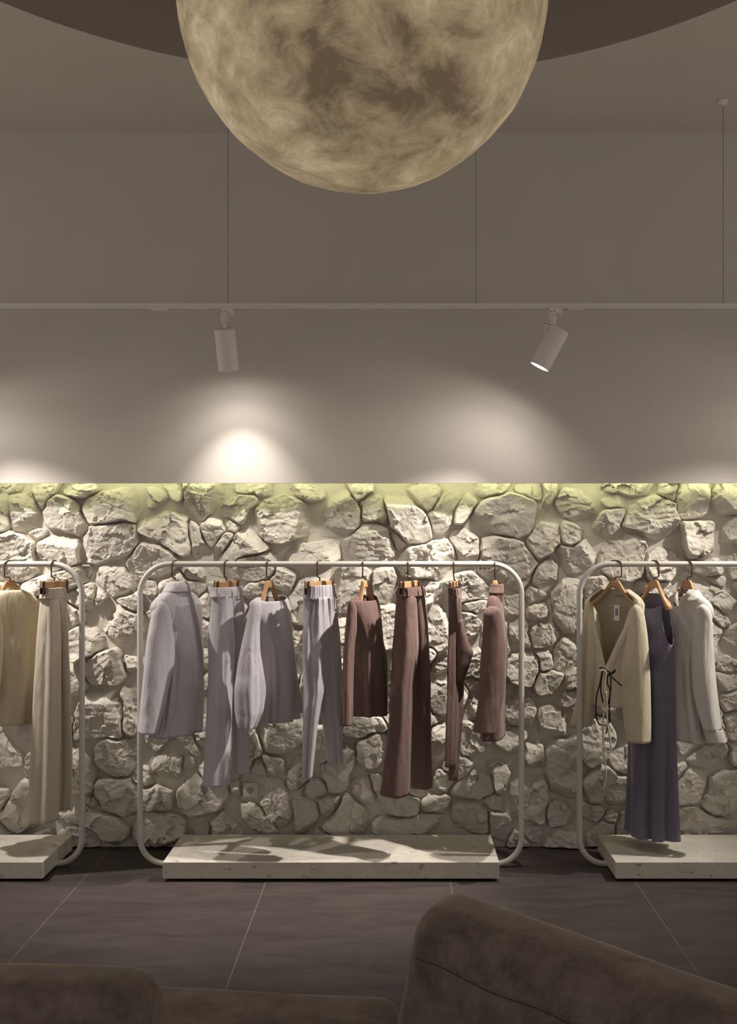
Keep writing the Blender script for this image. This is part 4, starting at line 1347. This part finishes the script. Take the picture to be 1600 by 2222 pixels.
# front band beside the opening
bv, bf = [], []
n1 = 40
for i in range(n1 + 1):
    q = i / n1
    th0 = PI * .52 - 1.05 * (1 - q) * .98
    t_0 = CARD_V(th0)
    for k in range(5):
        th = th0 - .26 * k / 4
        bv.append(bd.point(th, min(1, t_0 + .02 + .035 * k / 4), .0045 if 0 < k < 4 else .001))
for i in range(n1):
    for k in range(4):
        bf.append((i * 5 + k, i * 5 + k + 1, (i + 1) * 5 + k + 1, (i + 1) * 5 + k))
mesh_obj('front_band', bv, bf, M_cream, bo, True, .003)
sl = Loft([(1306, 1277, 1286), (1312, 1272, 1290), (1330, 1268, 1296), (1380, 1266, 1304), (1430, 1264, 1307), (1480, 1260, 1303), (1530, 1251, 1293), (1574, 1241, 1282)], YAWR, H, b=(.03, .05),
          folds=((2, .003, .3, 1.5), (4, .003, .9, 2.0)), exp=2.1, seed=52, shift=-.02)
sl.obj('sleeve', M_cream, t, 64, 50, cap_top=True)
sr = Loft([(1312, 1378, 1389), (1318, 1371, 1393), (1340, 1362, 1398), (1390, 1352, 1403), (1440, 1348, 1406), (1500, 1350, 1409), (1560, 1356, 1411), (1609, 1362, 1412)], YAWR, H, b=(.03, .055),
          folds=((2, .003, .3, 1.5), (4, .003, .9, 2.0)), exp=2.1, seed=53, shift=-.02)
sr.obj('sleeve', M_cream, t, 64, 50, cap_top=True)
# tie cords, knotted at the waist
def cord(name, pts, Y, r, mat, parent):
    pp = [P(x, y, Y + (d[0] if d else 0)) for x, y, *d in pts]
    xs = np.arange(len(pp)); ts = np.linspace(0, len(pp) - 1, (len(pp) - 1) * 7 + 1)
    c = [pchip(xs, [p[k] for p in pp], ts) for k in range(3)]
    return tube_obj(name, list(zip(*c)), r, mat, parent, 8)
YC = 5.11
bl = cord('black_tie_cord', [(1301, 1450), (1308, 1449), (1318, 1456), (1328, 1459), (1336, 1453), (1335, 1456), (1330, 1461), (1322, 1463), (1334, 1474), (1350, 1488)], YC, .0042, M_black_cord, t)
cord('loop', [(1320, 1462), (1318, 1480), (1325, 1500), (1322, 1520), (1318, 1535), (1321, 1560), (1316, 1592)], YC, .0036, M_black_cord, bl)
cord('loop', [(1308, 1452), (1303, 1480), (1294, 1520), (1294, 1550), (1302, 1572), (1316, 1574)], YC - .004, .0036, M_black_cord, bl)
cord('loop', [(1326, 1460), (1326, 1490), (1323, 1530), (1324, 1560), (1318, 1578)], YC - .008, .0036, M_black_cord, bl)
cord('loop', [(1309, 1454), (1304, 1490), (1307, 1515), (1310, 1526)], YC + .004, .0036, M_black_cord, bl)
cc = cord('cream_tie_cord', [(1301, 1458), (1308, 1454), (1316, 1460), (1313, 1480), (1312, 1520), (1310, 1560), (1309, 1600), (1312, 1622), (1321, 1634), (1326, 1622), (1322, 1590), (1318, 1560), (1316, 1500)], YC - .012, .0044, M_cream_cord, t)
cord('loose_end', [(1309, 1600), (1311, 1630), (1314, 1660), (1316, 1680), (1313, 1700), (1309, 1714)], YC - .012, .0034, M_cream_cord, cc)
# woven neck label and paper tag on the inside back
o_, u_, v_ = frame_of(H, YAWR)
zl = CZ - (1293 - VY) * YR / F
obox('neck_label', o_, u_, v_, -.002, .034, -.012, -.010, zl - .008, zl + .008, M_label, t, 0)
tg = obox('hang_tag', o_, u_, v_, .000, .028, .012, .014, zl - .125, zl - .045, M_paper, t, 0)
for k in range(5):
    obox('print_bar', o_, u_, v_, .008 + .003 * k, .0095 + .003 * k, .0142, .0146, zl - .100, zl - .062, M_ink, tg, 0)

H = 1420
coat_hanger(H, -44, 'wooden coat hanger with its rounded end showing beside the violet dress', width=.108, drop=.105, knob=1.45)
t = garment('dress', H, 1826, 'long sleeveless grey violet dress between cardigan and white shirt', 'dress')
_sc = scoop_fn(PI * .55, 1.15, .062); _a1 = scoop_fn(0.12, .80, .205); _a2 = scoop_fn(PI, .60, .20)
DR_T = lambda th: max(_sc(th), _a1(th), _a2(th))
bd = Loft([(1288, 1389, 1442), (1297, 1383, 1447), (1320, 1381, 1449), (1360, 1378, 1451), (1405, 1375, 1455), (1480, 1373, 1457), (1560, 1372, 1458), (1650, 1371, 1460), (1740, 1369, 1462), (1812, 1366, 1464)], -50, H, b=(.022, .062, .075, .085, .095),
          folds=((2, .006, .6, .4), (6, .018, 1.2, .3), (11, .007, .5, .5)), ramp=(.2, 1.0), exp=2.2, t0=DR_T, seed=61, wr=.004)
bo = bd.obj('body', M_purple, t, 128, 84)
bd.seam('neck_binding', [(2 * PI * i / 128, DR_T(2 * PI * i / 128) + .001) for i in range(129)], M_purple, bo, .0018, .0)
bd.seam('side_seam', lin((PI * .2, .26), (PI * .2, .99), 40), M_purple, bo, .0015, .0004)
bd.seam('front_seam', lin((PI * .62, .1), (PI * .60, .99), 40), M_purple, bo, .0015, .0004)

H = 1492
coat_hanger(H, -46, 'wooden coat hanger inside the collar of the white shirt', width=.11, drop=.12)
t = garment('shirt', H, 1622, 'white linen shirt with collar and cuffed sleeve at the right', 'shirt')
SH_B = lambda th: 1.0 - .05 * max(0, math.sin(th)) ** 2 - .04 * abs(math.cos(th)) ** 3
bd = Loft([(1288, 1470, 1514), (1296, 1462, 1523), (1308, 1454, 1533), (1325, 1450, 1538), (1370, 1452, 1526), (1430, 1452, 1522), (1500, 1453, 1524), (1560, 1454, 1532), (1620, 1455, 1538)], -46, H, b=(.032, .075),
          folds=((3, .006, 1.0, .8), (7, .010, .2, .6), (12, .005, .5, .5)), ramp=(.1, .9), exp=2.4, t0=bump_fn(PI * .60, .30, .09), t1=SH_B, seed=71)
bo = bd.obj('body', M_white, t, 112, 60)
pv, pf = [], []
for i in range(41):
    q = .10 + (.93 - .10) * i / 40
    for k in range(4):
        pv.append(bd.point(PI * .60 + (-.07 + .14 * k / 3), q, .0065 if 0 < k < 3 else .0012))
for i in range(40):
    for k in range(3):
        pf.append((i * 4 + k, i * 4 + k + 1, (i + 1) * 4 + k + 1, (i + 1) * 4 + k))
mesh_obj('button_placket', pv, pf, M_white, bo, True, .002)
sr = Loft([(1312, 1522, 1531), (1318, 1515, 1538), (1335, 1508, 1543), (1380, 1505, 1545), (1440, 1504, 1548), (1500, 1507, 1553), (1545, 1516, 1559), (1584, 1529, 1565)], -30, H, b=(.028, .05), folds=((2, .003, .3, 1.5), (4, .004, .9, 2.0)), exp=2.1, seed=72, shift=-.05)
sr.obj('sleeve', M_white, t, 64, 50, cap_top=True)
cf = Loft([(1582, 1528, 1567), (1596, 1533, 1572), (1610, 1537, 1576)], -30, H, b=(.042, .042), exp=2.3, seed=73, shift=-.05, wr=.001)
cf.obj('cuff', M_white, t, 64, 10, solid=.004)
sl = Loft([(1312, 1455, 1464), (1330, 1450, 1470), (1400, 1450, 1476), (1480, 1452, 1478), (1590, 1454, 1476)], -46, H, b=(.028, .04), folds=((2, .003, .3, 1.5),), exp=2.1, seed=74, shift=.03)
sl.obj('sleeve', M_white, t, 56, 36, cap_top=True)
cl = Loft([(1279, 1474, 1512), (1284, 1471, 1515), (1298, 1464, 1522)], -46, H, b=(.034, .052), exp=2.0, wr=.001, seed=75, t0=scoop_fn(PI * .60, .75, .80))
cl.obj('collar', M_white, t, 96, 12, solid=.003)
def sheet(name, rows, mat, parent):
    v, f = [], []
    k = len(rows[0])
    for r in rows:
        for (x, y, d) in r: v.append(P(x, y, YR + d))
    for i in range(len(rows) - 1):
        for j in range(k - 1):
            f.append((i * k + j, i * k + j + 1, (i + 1) * k + j + 1, (i + 1) * k + j))
    o = mesh_obj(name, v, f, mat, parent, True, .0035)
    md = o.modifiers.new('sub', 'SUBSURF'); md.levels = md.render_levels = 2
    return o
sheet('collar_flap', [[(1489, 1303, -.125), (1500, 1291, -.12), (1510, 1279, -.10), (1516, 1281, -.06)], [(1494, 1306, -.14), (1508, 1296, -.145), (1519, 1287, -.125), (1524, 1290, -.08)], [(1500, 1306, -.145), (1514, 1301, -.155), (1522, 1295, -.14), (1527, 1297, -.10)]], M_white, t)
sheet('collar_flap', [[(1473, 1279, -.02), (1472, 1290, -.055), (1473, 1302, -.09)], [(1467, 1287, -.03), (1465, 1298, -.075), (1474, 1316, -.10)], [(1463, 1296, -.04), (1463, 1308, -.08), (1473, 1318, -.105)]], M_white, t)

# ------------------------------------------------------------------ wall socket
YS = 5.572
c = P(544, 1714, YS)
t = thing('wall_socket', c - Vector((0, 0, .04)), 'white square power socket set into the stone wall below the lilac trousers', 'socket')
box('back_box', c.x - .037, c.x + .037, YS, YS + .085, c.z - .037, c.z + .037, M_socket, t)
box('frame', c.x - .0395, c.x + .0395, YS - .008, YS, c.z - .0395, c.z + .0395, M_socket, t, .003, 2)
ins = box('insert', c.x - .0275, c.x + .0275, YS - .0115, YS - .008, c.z - .0275, c.z + .0275, M_socket, t, .002, 2)
w = lathe_axis('well', (c.x, YS - .0112, c.z), (0, -1, 0), [(0, 0), (0, .0195), (.001, .0200), (.0012, .0185), (.0006, .0180), (.0006, 0)], M_socket_in, ins, 32)
for dx, dz, r in ((-.0095, .002, .0028), (.0095, .002, .0028), (0, .0165, .0020), (0, -.0165, .0024), (0, -.007, .0018)):
    lathe_axis('pin_hole', (c.x + dx, YS - .0119, c.z + dz), (0, -1, 0), [(0, 0), (0, r), (.0006, r), (.0006, 0)], M_hole, w, 12)

# ------------------------------------------------------------------ sofa in the foreground
def cushion(name, plan, z0, z1, flare, rad, parent, seed, seg=6):
    """plan: corner points at the top (anticlockwise); the block widens by 'flare' towards the floor"""
    bm = bmesh.new()
    cx = sum(p[0] for p in plan) / len(plan); cy = sum(p[1] for p in plan) / len(plan)
    top = [bm.verts.new((p[0], p[1], z1)) for p in plan]
    bot = []
    for p in plan:
        d = Vector((p[0] - cx, p[1] - cy)); d = d.normalized() * flare
        bot.append(bm.verts.new((p[0] + d.x, p[1] + d.y, z0)))
    bm.faces.new(top); bm.faces.new(bot[::-1])
    k = len(plan)
    for i in range(k):
        j = (i + 1) % k
        bm.faces.new((top[j], top[i], bot[i], bot[j]))
    bmesh.ops.recalc_face_normals(bm, faces=bm.faces[:])
    bmesh.ops.bevel(bm, geom=bm.edges[:], offset=rad, segments=seg, profile=.5, affect='EDGES', clamp_overlap=True)
    bmesh.ops.triangulate(bm, faces=bm.faces[:])
    for _ in range(3):
        le = [e for e in bm.edges if e.calc_length() > .07]
        if not le: break
        bmesh.ops.subdivide_edges(bm, edges=le, cuts=1)
        bmesh.ops.triangulate(bm, faces=[f for f in bm.faces if len(f.verts) > 3])
    bm.normal_update()
    for v in bm.verts:
        v.co += v.normal * .006 * fr(v.co.x * 4, v.co.y * 4, v.co.z * 4 + seed, 3)
    return bm_obj(name, bm, M_suede, parent, True)

sofa = thing('sofa', (-.4, 2.4, 0), 'brown suede sofa seen from behind across the bottom of the picture', 'sofa')
b1 = cushion('backrest', [(-2.0, 2.11), (-.505, 2.04), (-.500, 2.255), (-2.0, 2.36)], .10, .778, .10, .075, sofa, 1)
d = Vector((.683, -.730))
A0 = Vector((.135, 2.640)); B0 = Vector((.035, 2.425))
b2 = cushion('backrest', [tuple(B0), tuple(B0 + d * 1.35), tuple(A0 + d * 1.35), tuple(A0)], .10, .822, .16, .080, sofa, 2)
cushion('seat', [(-2.0, 2.18), (.02, 2.16), (.015, 2.77), (-2.0, 2.99)], .12, .470, .02, .06, sofa, 3)
nn = Vector((.730, .683))
S0 = A0 - d * -.02 - nn * .06
cushion('seat', [tuple(S0), tuple(S0 + d * 1.2), tuple(S0 + d * 1.2 + nn * .55), tuple(S0 + nn * .45 + d * .10)], .12, .44, .02, .05, sofa, 4)
for (x, y) in ((-1.9, 2.2), (-.3, 2.25), (-.3, 2.65), (-1.9, 2.85), (.25, 2.5), (.85, 1.95), (.55, 2.75), (1.1, 2.2)):
    lathe_axis('foot', (x, y, 0), (0, 0, 1), [(0, 0), (0, .022), (.13, .028), (.13, 0)], M_slot, sofa, 16)

# stitched seam along the back of the right backrest
e0 = B0 - Vector((.02, .0)); zs = .822
seam_pts = []
for i in range(31):
    q = i / 30 * 1.30 + .04
    p = B0 + d * q
    out = Vector((-.730, -.683)) * .020
    seam_pts.append((p.x + out.x, p.y + out.y, zs - .105 + .004 * math.sin(i * .9)))
tube_obj('seam', seam_pts, .0013, M_seam, b2, 6)
seam_pts = [(-1.9 + 1.30 * i / 30, 2.112 - .067 * i / 30 - .020, .778 - .12 + .02 * i / 30) for i in range(31)]
tube_obj('seam', seam_pts, .0013, M_seam, b1, 6)
